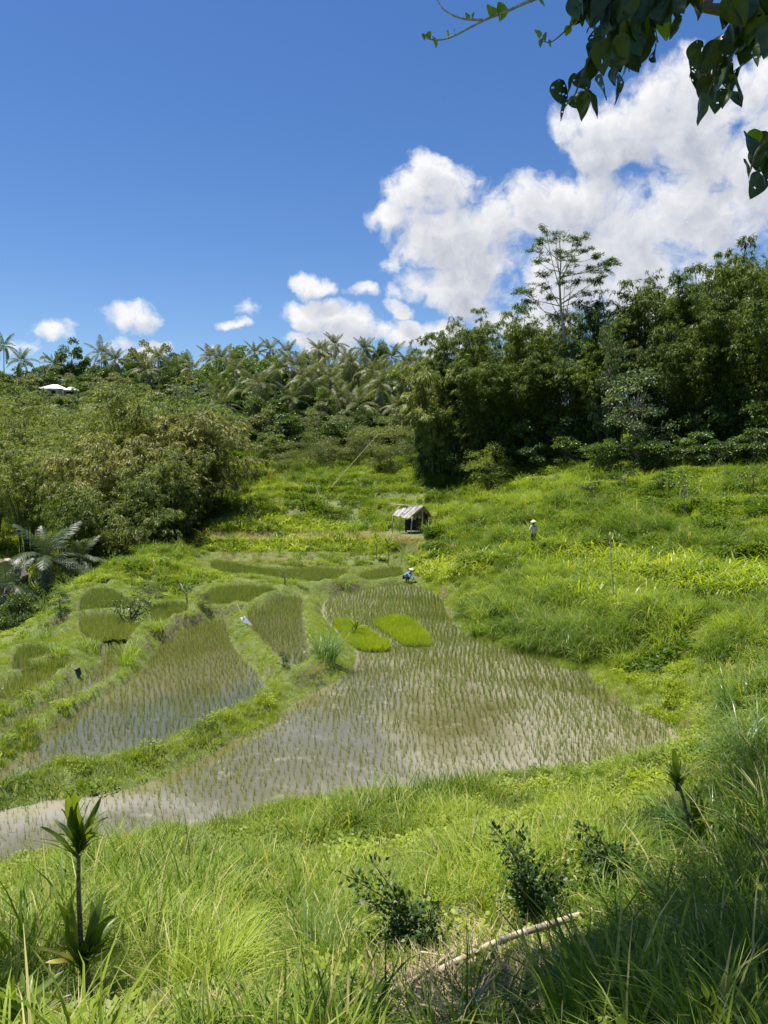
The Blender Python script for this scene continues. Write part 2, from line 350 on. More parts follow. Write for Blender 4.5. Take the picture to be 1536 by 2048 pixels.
for k, (z, pts) in PADDY.items():
    c = crm(pts, True, 4)
    POLY[k] = (z, np.array([on_level(a, b, z)[:2] for a, b in c]))
def sdist(P, poly):
    """signed distance (positive outside) from points to a closed polygon"""
    P = np.asarray(P, float); A = poly; B = np.roll(poly, -1, 0)
    best = np.full(len(P), 1e9); inside = np.zeros(len(P), bool)
    for a, b in zip(A, B):
        ab = b - a; t = np.clip(((P - a) @ ab) / max(ab @ ab, 1e-12), 0, 1)
        d = np.hypot(*(P - (a + t[:, None] * ab)).T); best = np.minimum(best, d)
        cond = ((a[1] > P[:, 1]) != (b[1] > P[:, 1]))
        with np.errstate(divide='ignore', invalid='ignore'):
            xi = (b[0] - a[0]) * (P[:, 1] - a[1]) / (b[1] - a[1]) + a[0]
        inside ^= cond & (P[:, 0] < xi)
    return np.where(inside, -best, best)
def clear_of(pts, poly, gap):
    out = pts.copy(); C = poly.mean(0)
    for _ in range(14):
        d = sdist(out, poly); bad = d < gap
        if not bad.any(): break
        e = 0.05; gx = (sdist(out + [e, 0], poly) - d) / e; gy = (sdist(out + [0, e], poly) - d) / e
        out[bad] += np.stack([gx, gy], 1)[bad] * np.clip(gap - d[bad], 0, 0.4)[:, None]
    return out
_order = sorted(POLY, key=lambda k: POLY[k][0])
for k in 'DEPGHIJK':
    z, q = POLY[k]; ar = 0.5 * np.sum(q[:, 0] * np.roll(q[:, 1], -1) - q[:, 1] * np.roll(q[:, 0], -1))
    t = np.roll(q, -1, 0) - np.roll(q, 1, 0); t /= (np.hypot(t[:, 0], t[:, 1])[:, None] + 1e-9); nr = np.stack([t[:, 1], -t[:, 0]], 1) * (1 if ar > 0 else -1)
    POLY[k] = (z, q + nr * (0.08 if k == 'D' else 0.25 if k in 'JK' else 0.42))
for i, k in enumerate(_order):
    for j in _order[:i]:
        POLY[k] = (POLY[k][0], clear_of(POLY[k][1], POLY[j][1], 0.50))
ctrl = []                                   # x, y, z
def cp(px, py, Y): ctrl.append(tuple(at(px, py, Y)))
def cw(x, y, z): ctrl.append((x, y, z))
# the near slope
for x, z in ((-9, -2.2), (-4, -1.8), (0, -1.65), (4, -1.55), (9, -1.0)): cw(x, 0, z); cw(x, -8, z + 2.0)
for p in [(-100,2040,6.6),(100,2040,6.4),(400,2040,6.2),(768,2040,4.9),(1000,2040,4.6),(1200,2040,4.4),(1500,2040,3.7),(1700,2040,3.4),
          (100,1900,10.2),(400,1900,9.3),(768,1900,8.3),(1000,1900,7.6),(1200,1920,7.0),(1350,1900,6.3),(1500,1880,5.6),(1700,1850,5.4),
          (-150,1850,12.6),(100,1800,13.4),(400,1800,12.2),(600,1800,11.6),(768,1800,11.3),(1000,1800,10.3),(1200,1800,9.2),(1350,1790,8.5),(1500,1760,7.8),(1700,1700,7.6),
          (250,1735,15.6),(450,1710,16.0),(600,1690,16.4),(768,1690,15.8),(900,1670,16.2),(1050,1660,15.6),(1200,1650,15.2),(1330,1640,13.6),(1430,1620,12.6),(1536,1580,12.0),(1700,1540,12.0),
          (1450,1500,17.5),(1536,1480,16.6),(1700,1430,16.6),
          (1450,1420,21.5),(1536,1380,21.0),(1700,1340,21.0),(1400,1400,24.5),
          (1536,1280,26.5),(1420,1300,28.5),(1300,1340,31.0),(1700,1250,26.5),
          (1536,1180,33.0),(1400,1180,35.5),(1300,1240,33.8),(1180,1270,35.2),(1100,1260,37.0),(1700,1160,33),
          (1300,1160,39.8),(1150,1180,41.8),(1000,1230,41.3),(950,1180,47.0),(900,1150,53.0),
          (1536,1080,40.0),(1400,1090,43.0),(1250,1100,46.5),(1120,1110,49.0),(1000,1120,51.5),(1700,1060,40),
          (1067,1096,51.5),(1250,1040,54.0),(1400,1020,51.0),(1536,1010,47.5),(1700,1000,47),
          (950,1078,63.0),(860,1088,66.0),(820,1069,68.5),(780,1063,71.0),(880,1020,74.0),(960,1000,73.0),(1070,1010,62.0),
          (1100,960,70.0),(1250,960,65.5),(1400,965,60.0),(1536,960,56.0),
          (960,925,84.0),(1100,928,77.0),(1250,925,73.0),(1400,925,68.0),(1536,925,63.0),(1750,920,60.0)]: cp(*p)
# terraces beyond the paddies
for p in [(830,1120,63),(760,1119,65.5),(690,1118,65.5),(600,1113,65.5),(500,1110,65.5),(420,1108,65),
          (780,1099,66.8),(650,1101,66.8),(500,1101,66.8),(400,1101,66.5),(340,1103,64),
          (770,1083,70.5),(650,1085,70.5),(500,1085,70.5),(400,1085,70),
          (760,1064,72),(650,1067,72),(500,1067,72),(410,1068,71.5),
          (720,1050,77),(600,1050,77.5),(480,1050,77.5),(410,1046,76),
          (700,1020,80),(600,1018,80.5),(500,1010,81.5),(430,1000,82),
          (750,985,84),(650,970,87),(550,965,88),(460,950,90),(850,960,83),
          (900,940,86),(780,930,95),(650,935,97),(520,930,99),(440,925,101)]: cp(*p)
# left flank and gully
for p in [(-60,1330,36),(0,1285,38),(60,1250,41),(110,1200,45.5),(160,1165,50),(220,1135,54.5),(300,1105,59),
          (150,1225,44),(140,1290,38.5),(0,1330,36),(280,1170,50),(340,1150,52),(400,1138,59),(300,1205,46),(390,1190,48),
          (600,1180,49.5),(700,1172,51)]: cp(*p)
for x, y, z in [(-24,36,-10.0),(-22,46,-12.0),(-27,52,-13.5),(-24,60,-13.5),(-21,66,-12.5),(-35,58,-13),(-33,40,-12),(-30,72,-11),(-42,72,-10.5),(-22,76,-9.5),(-34,84,-7),(-46,90,-6),(-26,92,-5),(-60,60,-12),(-19,73,-9.0),(-18.5,80,-7.2),(-20,68,-10.5),(-17.5,87,-4.5),(-60,90,-5),(-40,30,-12),(-25,25,-10.5),(-22,15,-9.0),(-16,10,-6.8)]: cw(x, y, z)
# the hill and the far ground
for p in [(440,880,110),(560,890,112),(700,900,110),(850,905,104),(460,850,128),(600,860,130),(780,870,128),(920,890,112),
          (420,820,150),(560,825,155),(700,825,158),(860,830,155),(300,812,175),(110,806,150),(500,812,182),(700,812,186),(900,815,184),
          (100,820,165),(-100,820,160),(-200,850,130),(0,860,130),(200,850,130)]: cp(*p)
for x, y, z in [(-150,215,18),(-100,215,19),(-60,220,19),(-20,225,18.5),(20,225,18),(60,225,18),(110,225,18),(-120,300,17),(0,300,16),(140,300,17),(-220,240,15),(220,240,16),(240,120,16),(110,120,12),(75,95,7),(55,85,4),(100,60,10),(60,40,3),(40,20,0),(30,5,0.5),(60,-20,4),(-60,-20,-2),(-90,30,-12),(-120,80,-4),(-160,140,8),(-250,60,0),(250,0,10),(-250,-60,2),(250,-60,12),(0,-60,10),(-300,420,10),(0,450,10),(300,420,10),(40,100,4.5),(20,100,3.2)]: cw(x, y, z)
for k, (z, poly) in POLY.items():
    n = len(poly); ar = 0.5 * np.sum(poly[:, 0] * np.roll(poly[:, 1], -1) - poly[:, 1] * np.roll(poly[:, 0], -1))
    step = 3 if k in 'AB' else 2
    for i in range(0, n, step):
        t = poly[(i + 1) % n] - poly[i - 1]; t = t / (np.hypot(*t) + 1e-9)
        nr = np.array([t[1], -t[0]]) * (1 if ar > 0 else -1)
        q = poly[i] + nr * 0.35
        ctrl.append((q[0], q[1], z + 0.14))
ctrl = np.array(ctrl)
# drop boundary points that fall inside another paddy, and thin out near-coincident ones
keep = np.ones(len(ctrl), bool)
for k, (z, poly) in POLY.items(): keep &= sdist(ctrl[:, :2], poly) > 0.05
ctrl = ctrl[keep]
sel = []
for i, c in enumerate(ctrl):
    if all((c[0] - ctrl[j][0]) ** 2 + (c[1] - ctrl[j][1]) ** 2 > 0.16 for j in sel): sel.append(i)
ctrl = ctrl[sel]
def rbf_fit(C):
    D = np.hypot(C[:, None, 0] - C[None, :, 0], C[:, None, 1] - C[None, :, 1])
    K = np.sqrt(D * D + 0.3)
    n = len(C); A = np.zeros((n + 3, n + 3)); A[:n, :n] = -K - np.eye(n) * 0.02
    A[:n, n] = 1; A[:n, n + 1:] = C[:, :2]; A[n, :n] = 1; A[n + 1:, :n] = C[:, :2].T
    b = np.concatenate([C[:, 2], [0, 0, 0]])
    return np.linalg.solve(A, b)
RW = rbf_fit(ctrl)
def rbf_eval(X, Y):
    P = np.stack([X.ravel(), Y.ravel()], 1); out = np.empty(len(P)); n = len(ctrl)
    for s in range(0, len(P), 20000):
        q = P[s:s + 20000]
        D2 = (q[:, None, 0] - ctrl[None, :, 0]) ** 2 + (q[:, None, 1] - ctrl[None, :, 1]) ** 2
        out[s:s + 20000] = -np.sqrt(D2 + 0.3) @ RW[:n] + RW[n] + q @ RW[n + 1:]
    return out.reshape(X.shape)
_tab = rng.random((256, 256))
def vnoise(x, y, s, seed=0):
    x = np.asarray(x, float) / s + seed * 17.3; y = np.asarray(y, float) / s + seed * 9.7
    i = np.floor(x).astype(int); j = np.floor(y).astype(int); fx = x - i; fy = y - j
    fx = fx * fx * (3 - 2 * fx); fy = fy * fy * (3 - 2 * fy)
    g = lambda a, b: _tab[a % 256, b % 256]
    return (g(i, j) * (1 - fx) + g(i + 1, j) * fx) * (1 - fy) + (g(i, j + 1) * (1 - fx) + g(i + 1, j + 1) * fx) * fy
def fnoise(x, y, s, seed=0): return (vnoise(x, y, s, seed) + 0.5 * vnoise(x, y, s / 2.1, seed + 1) + 0.25 * vnoise(x, y, s / 4.3, seed + 2)) / 1.75
def axis(a0, a1, fine0, fine1, h, g=1.13):
    mid = list(np.arange(fine0, fine1 + 1e-6, h)); lo = []; hi = []
    p, st = fine0, h
    while p > a0: st *= g; p -= st; lo.append(p)
    p, st = fine1, h
    while p < a1: st *= g; p += st; hi.append(p)
    return np.array(lo[::-1] + mid + hi)
GX = axis(-420, 420, -22, 24, 0.24); GY = axis(-120, 620, 3, 66, 0.24, 1.06)
XX, YY = np.meshgrid(GX, GY)
ZZ = rbf_eval(XX, YY)
NOPAD = np.full(XX.shape, 9.0)
P2 = np.stack([XX.ravel(), YY.ravel()], 1)
BEST = np.full(XX.size, 9.0); WHO = np.full(XX.size, 0.0); LIP = ZZ.ravel().copy()
for k, (z, poly) in POLY.items():
    mn, mx = poly.min(0) - 1.8, poly.max(0) + 1.8
    idx = np.where((P2[:, 0] > mn[0]) & (P2[:, 0] < mx[0]) & (P2[:, 1] > mn[1]) & (P2[:, 1] < mx[1]))[0]
    sd = sdist(P2[idx], poly); bump = z + (0.12 if k == 'A' else 0.075) + 0.04 * (vnoise(P2[idx, 0], P2[idx, 1], 0.7, 3) - 0.5)
    near = (sd < BEST[idx]); WHO[idx[near]] = z; BEST[idx[near]] = sd[near]
    w = np.clip((0.75 - sd) / 0.35, 0, 1); LIP[idx] = np.maximum(LIP[idx], LIP[idx] * (1 - w) + bump * w)
ZZ = np.where(BEST < 0.32, np.minimum(np.clip(WHO + BEST * 1.7, WHO - 0.13, None), LIP), LIP)
ZZ = np.where(BEST < -0.05, WHO - 0.13, ZZ).reshape(XX.shape)
for k in sorted(POLY, key=lambda q: POLY[q][0]):
    z, poly = POLY[k]; mn, mx = poly.min(0) - 1, poly.max(0) + 1
    idx = np.where((P2[:, 0] > mn[0]) & (P2[:, 0] < mx[0]) & (P2[:, 1] > mn[1]) & (P2[:, 1] < mx[1]))[0]
    sd = sdist(P2[idx], poly); m_ = (sd > 0.0) & (sd < 0.38) & (BEST[idx] > -0.12); ZZ.ravel()[idx[m_]] = np.maximum(ZZ.ravel()[idx[m_]], z + 0.06)
NOPAD = BEST.reshape(XX.shape)
# old terraced benches on the slopes
stp = 1.25; zb = ZZ / stp + 0.9 * (fnoise(XX, YY, 9.0, 15) - 0.5); fr = zb - np.floor(zb); sm = fr ** 3 * (fr * (6 * fr - 15) + 10); sm = sm ** 1.6
bench = (sm - fr) * stp * 0.75
wt = np.clip((NOPAD - 1.2) / 1.5, 0, 1) * np.where((XX < 1) & (YY < 56), 0, 1) * np.clip((YY - 26) / 8, 0, 1) * np.clip((100 - YY) / 15, 0, 1) * (XX > -19) * np.clip((26 + YY * 0.3 - XX) / 8, 0, 1)
ZZ = ZZ + bench * wt
ZZ += np.where(NOPAD > np.where((XX < 1) & (YY > 27) & (YY < 56), 1.6, 0.6), 0.34 * (fnoise(XX, YY, 2.6, 5) - 0.5) * np.clip(np.abs(YY) / 20, 0.3, 1.5), 0)
def lookup(T, x, y):
    x = np.asarray(x, float); y = np.asarray(y, float)
    i = np.clip(np.searchsorted(GX, x) - 1, 0, len(GX) - 2); j = np.clip(np.searchsorted(GY, y) - 1, 0, len(GY) - 2)
    fx = np.clip((x - GX[i]) / (GX[i + 1] - GX[i]), 0, 1); fy = np.clip((y - GY[j]) / (GY[j + 1] - GY[j]), 0, 1)
    return (T[j, i] * (1 - fx) + T[j, i + 1] * fx) * (1 - fy) + (T[j + 1, i] * (1 - fx) + T[j + 1, i + 1] * fx) * fy
def H(x, y): return lookup(ZZ, x, y)
def Hf(x, y): return float(H(x, y))
_ts = np.concatenate([np.arange(1.5, 100, 0.05), np.arange(100, 330, 0.4)])
def G(px, py, above=0.0):
    """where the line of sight through a photograph pixel meets the ground"""
    d = pix_dir(px, py); d = d / d[1]
    x, y, z = d[0] * _ts, _ts, d[2] * _ts
    hit = np.where(z < H(x, y) + above)[0]
    i = hit[0] if len(hit) else len(_ts) - 1
    return Vector((x[i], y[i], float(H(x[i], y[i])) + above))

HUT = G(815, 1067)
_d = np.hypot(XX - HUT.x - 0.3, YY - HUT.y - 0.9); _w = np.clip((3.6 - _d) / 1.6, 0, 1); ZZ = ZZ * (1 - _w) + (HUT.z - 0.03) * _w
ny, nx = XX.shape
ii = np.arange(ny * nx).reshape(ny, nx)
quads = np.stack([ii[:-1, :-1], ii[:-1, 1:], ii[1:, 1:], ii[1:, :-1]], -1).reshape(-1, 4)
def ground_mat():
    m = new_mat('ground_soil'); T = m.node_tree; N, L = T.nodes, T.links
    geo = N.new('ShaderNodeNewGeometry'); 
    def nz(s, d):
        n = N.new('ShaderNodeTexNoise'); n.inputs['Scale'].default_value = s; n.inputs['Detail'].default_value = d; L.new(geo.outputs['Position'], n.inputs['Vector']); return n.outputs[0]
    def rng_(v, a, b):
        r = N.new('ShaderNodeMapRange'); r.inputs[1].default_value = a; r.inputs[2].default_value = b; L.new(v, r.inputs[0]); return r.outputs[0]
    def mix(f, a, b):
        n = N.new('ShaderNodeMix'); n.data_type = 'RGBA'; L.new(f, n.inputs[0])
        for i, v in ((6, a), (7, b)):
            if isinstance(v, tuple): n.inputs[i].default_value = (*v, 1)
            else: L.new(v, n.inputs[i])
        return n.outputs[2]
    n1 = nz(0.5, 5); n2 = nz(9, 6)
    moss = mix(rng_(n2, 0.35, 0.65), (0.060, 0.090, 0.018), (0.130, 0.160, 0.030))
    soil = mix(rng_(n2, 0.35, 0.65), (0.075, 0.058, 0.034), (0.150, 0.118, 0.070))
    sep = N.new('ShaderNodeSeparateXYZ'); L.new(geo.outputs['Normal'], sep.inputs[0])
    st = rng_(sep.outputs[2], 0.55, 0.80)
    mm = N.new('ShaderNodeMath'); mm.operation = 'MULTIPLY'; L.new(st, mm.inputs[0]); L.new(rng_(n1, 0.30, 0.42), mm.inputs[1])
    col = mix(mm.outputs[0], soil, moss)
    bs = N.new('ShaderNodeBsdfPrincipled'); L.new(col, bs.inputs['Base Color']); bs.inputs['Roughness'].default_value = 0.9
    bp = N.new('ShaderNodeBump'); bp.inputs['Strength'].default_value = 0.6; bp.inputs['Distance'].default_value = 0.05; L.new(n2, bp.inputs['Height']); L.new(bp.outputs[0], bs.inputs['Normal'])
    o = N.new('ShaderNodeOutputMaterial'); L.new(bs.outputs[0], o.inputs[0]); return m
tag(link('ground', mesh_np('ground', np.stack([XX.ravel(), YY.ravel(), ZZ.ravel()], 1), quads, ground_mat(), True)), kind='structure')

def water_mat(name, c1, c2, c3, rough):
    m = new_mat(name); T = m.node_tree; N, L = T.nodes, T.links
    geo = N.new('ShaderNodeNewGeometry')
    def nz(s, d, dist=0):
        n = N.new('ShaderNodeTexNoise'); n.inputs['Scale'].default_value = s; n.inputs['Detail'].default_value = d; n.inputs['Distortion'].default_value = dist
        L.new(geo.outputs['Position'], n.inputs['Vector']); return n.outputs[0]
    def rng_(v, a, b):
        r = N.new('ShaderNodeMapRange'); r.interpolation_type = 'SMOOTHSTEP'; r.inputs[1].default_value = a; r.inputs[2].default_value = b; L.new(v, r.inputs[0]); return r.outputs[0]
    def mix(f, a, b):
        n = N.new('ShaderNodeMix'); n.data_type = 'RGBA'; L.new(f, n.inputs[0])
        for i, v in ((6, a), (7, b)):
            if isinstance(v, tuple): n.inputs[i].default_value = (*v, 1)
            else: L.new(v, n.inputs[i])
        return n.outputs[2]
    a = mix(rng_(nz(0.14, 4, 0.4), 0.42, 0.60), c1, c2)
    a = mix(rng_(nz(1.8, 6, 0.3), 0.55, 0.85), a, c3)  # paler specks put small glints into the water colour
    bs = N.new('ShaderNodeBsdfPrincipled'); L.new(a, bs.inputs['Base Color'])
    bs.inputs['IOR'].default_value = 1.62
    r = N.new('ShaderNodeMapRange'); r.inputs[3].default_value = rough; r.inputs[4].default_value = rough + 0.10; r.inputs[1].default_value = 0.5; r.inputs[2].default_value = 0.66; L.new(nz(1.3, 5, 0.5), r.inputs[0])
    L.new(r.outputs[0], bs.inputs['Roughness'])
    bp = N.new('ShaderNodeBump'); bp.inputs['Strength'].default_value = 0.06; bp.inputs['Distance'].default_value = 0.02
    L.new(nz(7, 3), bp.inputs['Height']); L.new(bp.outputs[0], bs.inputs['Normal'])
    o = N.new('ShaderNodeOutputMaterial'); L.new(bs.outputs[0], o.inputs[0]); return m
M['water_mud'] = water_mat('water_mud', (0.235, 0.215, 0.165), (0.110, 0.100, 0.050), (0.27, 0.245, 0.185), 0.02)
M['water_clear'] = water_mat('water_clear', (0.110, 0.100, 0.058), (0.070, 0.068, 0.030), (0.13, 0.115, 0.07), 0.01)
for k, (z, poly) in POLY.items():
    n = len(poly); ar = 0.5 * np.sum(poly[:, 0] * np.roll(poly[:, 1], -1) - poly[:, 1] * np.roll(poly[:, 0], -1))
    t = np.roll(poly, -1, 0) - np.roll(poly, 1, 0); t /= (np.hypot(t[:, 0], t[:, 1])[:, None] + 1e-9)
    nr = np.stack([t[:, 1], -t[:, 0]], 1) * (1 if ar > 0 else -1)
    if k not in 'ABC':      # small pools: a fine sheet that stops where the bank rises above the water
        e = 0.08; gx = np.arange(poly[:, 0].min() - 0.3, poly[:, 0].max() + 0.3, e); gy = np.arange(poly[:, 1].min() - 0.3, poly[:, 1].max() + 0.3, e)
        cx, cy = np.meshgrid(gx, gy); cc_ = np.stack([cx.ravel(), cy.ravel()], 1) + e / 2
        ok = (sdist(cc_, poly) < 0.05) & (H(cc_[:, 0], cc_[:, 1]) > z - 0.16); p0 = cc_[ok] - e / 2; m_ = len(p0)
        V = np.stack([np.column_stack([p0 + o_, np.full(m_, z)]) for o_ in ([0, 0], [e, 0], [e, e], [0, e])], 1).reshape(-1, 3)
        V, inv = np.unique(np.round(V, 4), axis=0, return_inverse=True)
        tag(link('paddy_water', mesh_np('paddy_water', V, inv.reshape(-1, 4), M['water_clear'])), kind='structure'); continue
    q = poly + nr * 0.06
    me = bpy.data.meshes.new('paddy_water'); me.from_pydata([(a, b, z) for a, b in q], [], [tuple(range(n)) if ar > 0 else tuple(range(n))[::-1]])
    me.materials.append(M['water_mud'] if k == 'A' else M['water_clear'])
    o = link('paddy_water', me); tag(o, kind='structure')

# ------------------------------------------------------------------ scattering ground cover
GRP = {}
def scatter(name, src_meshes, pos, rotz, scale, tint, tilt=0.12, kind='stuff', pid=None, parent=None):
    """one object of ground cover: each point of its mesh carries one plant"""
    n = len(pos)
    if n == 0: return None
    key = tuple(m.name for m in src_meshes)
    if key not in GRP:
        c = bpy.data.collections.new(name + '_plants')
        for i, me in enumerate(src_meshes):
            c.objects.link(bpy.data.objects.new('%s_plant_%02d' % (name, i), me))
        T = bpy.data.node_groups.new(name + '_scatter', 'GeometryNodeTree')
        T.interface.new_socket('Geometry', in_out='INPUT', socket_type='NodeSocketGeometry')
        T.interface.new_socket('Geometry', in_out='OUTPUT', socket_type='NodeSocketGeometry')
        N, L = T.nodes, T.links
        gi = N.new('NodeGroupInput'); go = N.new('NodeGroupOutput')
        iop = N.new('GeometryNodeInstanceOnPoints'); ci = N.new('GeometryNodeCollectionInfo')
        ci.inputs['Collection'].default_value = c; ci.inputs['Separate Children'].default_value = True; ci.inputs['Reset Children'].default_value = True
        L.new(gi.outputs[0], iop.inputs['Points']); L.new(ci.outputs[0], iop.inputs['Instance']); iop.inputs['Pick Instance'].default_value = True
        def attr(nm, ty):
            a = N.new('GeometryNodeInputNamedAttribute'); a.data_type = ty; a.inputs[0].default_value = nm; return a.outputs[0]
        L.new(attr('pid', 'INT'), iop.inputs['Instance Index'])
        e2r = N.new('FunctionNodeEulerToRotation'); L.new(attr('rot', 'FLOAT_VECTOR'), e2r.inputs[0]); L.new(e2r.outputs[0], iop.inputs['Rotation'])
        L.new(attr('scl', 'FLOAT_VECTOR'), iop.inputs['Scale'])
        L.new(iop.outputs[0], go.inputs[0])
        GRP[key] = T
    me = bpy.data.meshes.new(name); me.vertices.add(n); me.vertices.foreach_set('co', np.asarray(pos, np.float32).ravel())
    a = me.attributes.new('pid', 'INT', 'POINT'); a.data.foreach_set('value', (rng.integers(0, len(src_meshes), n) if pid is None else pid).astype(np.int32))
    r = np.stack([rng.normal(0, tilt, n), rng.normal(0, tilt, n), rotz], 1)
    a = me.attributes.new('rot', 'FLOAT_VECTOR', 'POINT'); a.data.foreach_set('vector', r.astype(np.float32).ravel())
    s = np.asarray(scale, float)
    if s.ndim == 1: s = np.stack([s, s, s], 1)
    a = me.attributes.new('scl', 'FLOAT_VECTOR', 'POINT'); a.data.foreach_set('vector', s.astype(np.float32).ravel())
    a = me.attributes.new('tint', 'FLOAT', 'POINT'); a.data.foreach_set('value', np.asarray(tint, np.float32))
    o = link(name, me, parent); md = o.modifiers.new('scatter', 'NODES'); md.node_group = GRP[key]
    if kind: o['kind'] = kind
    return o

def blades(n, h, spread, w, bend, segs=3, hv=0.35, seed=0, fold=0.0, droop=0.0, lean=0.35):
    """arrays of n grass blades"""
    r = np.random.default_rng(seed)
    a = r.random(n) * 2 * np.pi; rad = spread * np.sqrt(r.random(n))
    bx, by = rad * np.cos(a), rad * np.sin(a)
    hh = h * (1 - hv + 2 * hv * r.random(n)); ww = w * (0.7 + 0.6 * r.random(n))
    az = a + r.normal(0, 0.9, n); ln = lean * r.random(n); bd = bend * (0.4 + 1.2 * r.random(n))
    dx, dy = np.cos(az), np.sin(az); yaw = az + np.pi / 2 + r.normal(0, 0.5, n); sx, sy = np.cos(yaw), np.sin(yaw)
    V = np.zeros((n, segs + 1, 2, 3)); px = np.zeros(n); pz = np.zeros(n); ang = ln.copy()
    for s in range(segs + 1):
        t = s / segs; wd = ww * (1 - t) ** 0.75 * 0.5 if s < segs else ww * 0.03
        if s:
            px = px + hh / segs * np.sin(ang); pz = pz + hh / segs * np.cos(ang); ang = ang + bd / segs * (1 + droop * t)
        for q, sg in ((0, -1), (1, 1)):
            V[:, s, q, 0] = bx + dx * px + sx * wd * sg; V[:, s, q, 1] = by + dy * px + sy * wd * sg; V[:, s, q, 2] = pz
    base = np.arange(n)[:, None] * (segs + 1) * 2
    fs = []
    for s in range(segs): fs.append(np.stack([base + 2 * s, base + 2 * s + 1, base + 2 * s + 3, base + 2 * s + 2], -1).reshape(-1, 4))
    return V.reshape(-1, 3), np.concatenate(fs)
def leaf_quads(c, d, nrm, ln, wd, fold=0.15):
    """rhombic leaves: base points c, directions d, normals nrm"""
    d = d / (np.linalg.norm(d, axis=1, keepdims=True) + 1e-9)
    s = np.cross(d, nrm); s /= (np.linalg.norm(s, axis=1, keepdims=True) + 1e-9); u = np.cross(s, d)
    ln = np.broadcast_to(ln, len(c))[:, None]; wd = np.broadcast_to(wd, len(c))[:, None]
    m = c + d * ln * 0.42 + u * ln * fold
    V = np.stack([c, m - s * wd / 2, c + d * ln, m + s * wd / 2], 1).reshape(-1, 3)
    return V, np.arange(len(V)).reshape(-1, 4)
def merge(parts):
    vs, fs, o = [], [], 0
    for v, f in parts: vs.append(v); fs.append(f + o); o += len(v)
    return np.concatenate(vs), np.concatenate(fs)
def unit(n, r):
    v = r.normal(size=(n, 3)); return v / np.linalg.norm(v, axis=1, keepdims=True)

def grass_src():
    S = {}
    S['short'] = [mesh_np('short_grass', *blades(38, 0.17, 0.20, 0.011, 1.0, 2, seed=i, lean=0.7), M['grass']) for i in range(4)]
    S['medium'] = [mesh_np('medium_grass', *blades(30, 0.42, 0.15, 0.016, 1.5, 4, seed=20 + i, lean=0.6), M['grass']) for i in range(4)]
    S['far'] = [mesh_np('far_grass', *blades(44, 0.45, 0.42, 0.030, 1.2, 2, seed=40 + i, lean=0.6), M['grass']) for i in range(4)]
    S['tall'] = [mesh_np('tall_grass', *blades(46, 1.15, 0.20, 0.026, 1.7, 5, seed=60 + i, lean=0.5, droop=0.8), M['tall_grass']) for i in range(4)]
    S['lush'] = [mesh_np('lush_grass', *blades(26, 0.85, 0.12, 0.030, 1.5, 5, seed=80 + i, lean=0.5, droop=0.9), M['tall_grass']) for i in range(4)]
    S['lushy'] = [mesh_np('bright_long_grass', *blades(24, 0.80, 0.15, 0.017, 1.2, 4, seed=90 + i, lean=0.4, droop=0.6), M['grass']) for i in range(3)]
    S['dry'] = [mesh_np('dry_grass', *blades(36, 0.30, 0.25, 0.010, 1.4, 3, seed=100 + i, lean=1.0), M['dry_grass']) for i in range(3)]
    W = []
    for i in range(4):
        r = np.random.default_rng(200 + i); n = 90
        a = r.random(n) * 6.283; rad = 0.24 * np.sqrt(r.random(n)); c = np.stack([rad * np.cos(a), rad * np.sin(a), 0.03 + 0.17 * r.random(n)], 1)
        d = np.stack([np.cos(a), np.sin(a), 0.1 + 0.5 * r.random(n)], 1) + 0.6 * unit(n, r); nm = np.array([0, 0, 1.0]) + 0.5 * unit(n, r)
        W.append(mesh_np('weed', *merge([leaf_quads(c, d, nm, 0.05 + 0.04 * r.random(n), 0.03 + 0.02 * r.random(n)), blades(10, 0.2, 0.15, 0.008, 0.8, 2, seed=i)]), M['weed']))
    S['weed'] = W
    W = []
    for i in range(4):
        r = np.random.default_rng(230 + i); n = 110
        a = r.random(n) * 6.283; rad = 0.48 * np.sqrt(r.random(n)); c = np.stack([rad * np.cos(a), rad * np.sin(a), 0.05 + 0.5 * r.random(n) * (1 - rad)], 1)
        d = np.stack([np.cos(a), np.sin(a), 0.1 + 0.3 * r.random(n)], 1) + 0.7 * unit(n, r); nm = np.array([0, 0, 1.0]) + 0.5 * unit(n, r)
        W.append(mesh_np('broad_weed', *merge([leaf_quads(c, d, nm, 0.14 + 0.10 * r.random(n), 0.07 + 0.05 * r.random(n))]), M['weed']))
    S['bush'] = W
    S['rice'] = [mesh_np('rice_tuft', *blades(9, 0.31, 0.026, 0.011, 0.5, 2, seed=300 + i, lean=0.34), M['rice']) for i in range(5)]
    S['rice_dense'] = [mesh_np('rice_dense', *blades(14, 0.36, 0.08, 0.014, 0.6, 2, seed=320 + i, lean=0.35), M['rice']) for i in range(4)]
    S['nursery'] = [mesh_np('nursery_tuft', *blades(20, 0.32, 0.10, 0.020, 0.7, 2, seed=340 + i, lean=0.5, hv=0.5), M['nursery']) for i in range(3)]
    S['maize'] = [mesh_np('maize_plant', *blades(9, 0.80, 0.03, 0.075, 2.0, 5, seed=360 + i, lean=0.75, droop=0.6), M['maize']) for i in range(4)]
    return S
SRC = grass_src()

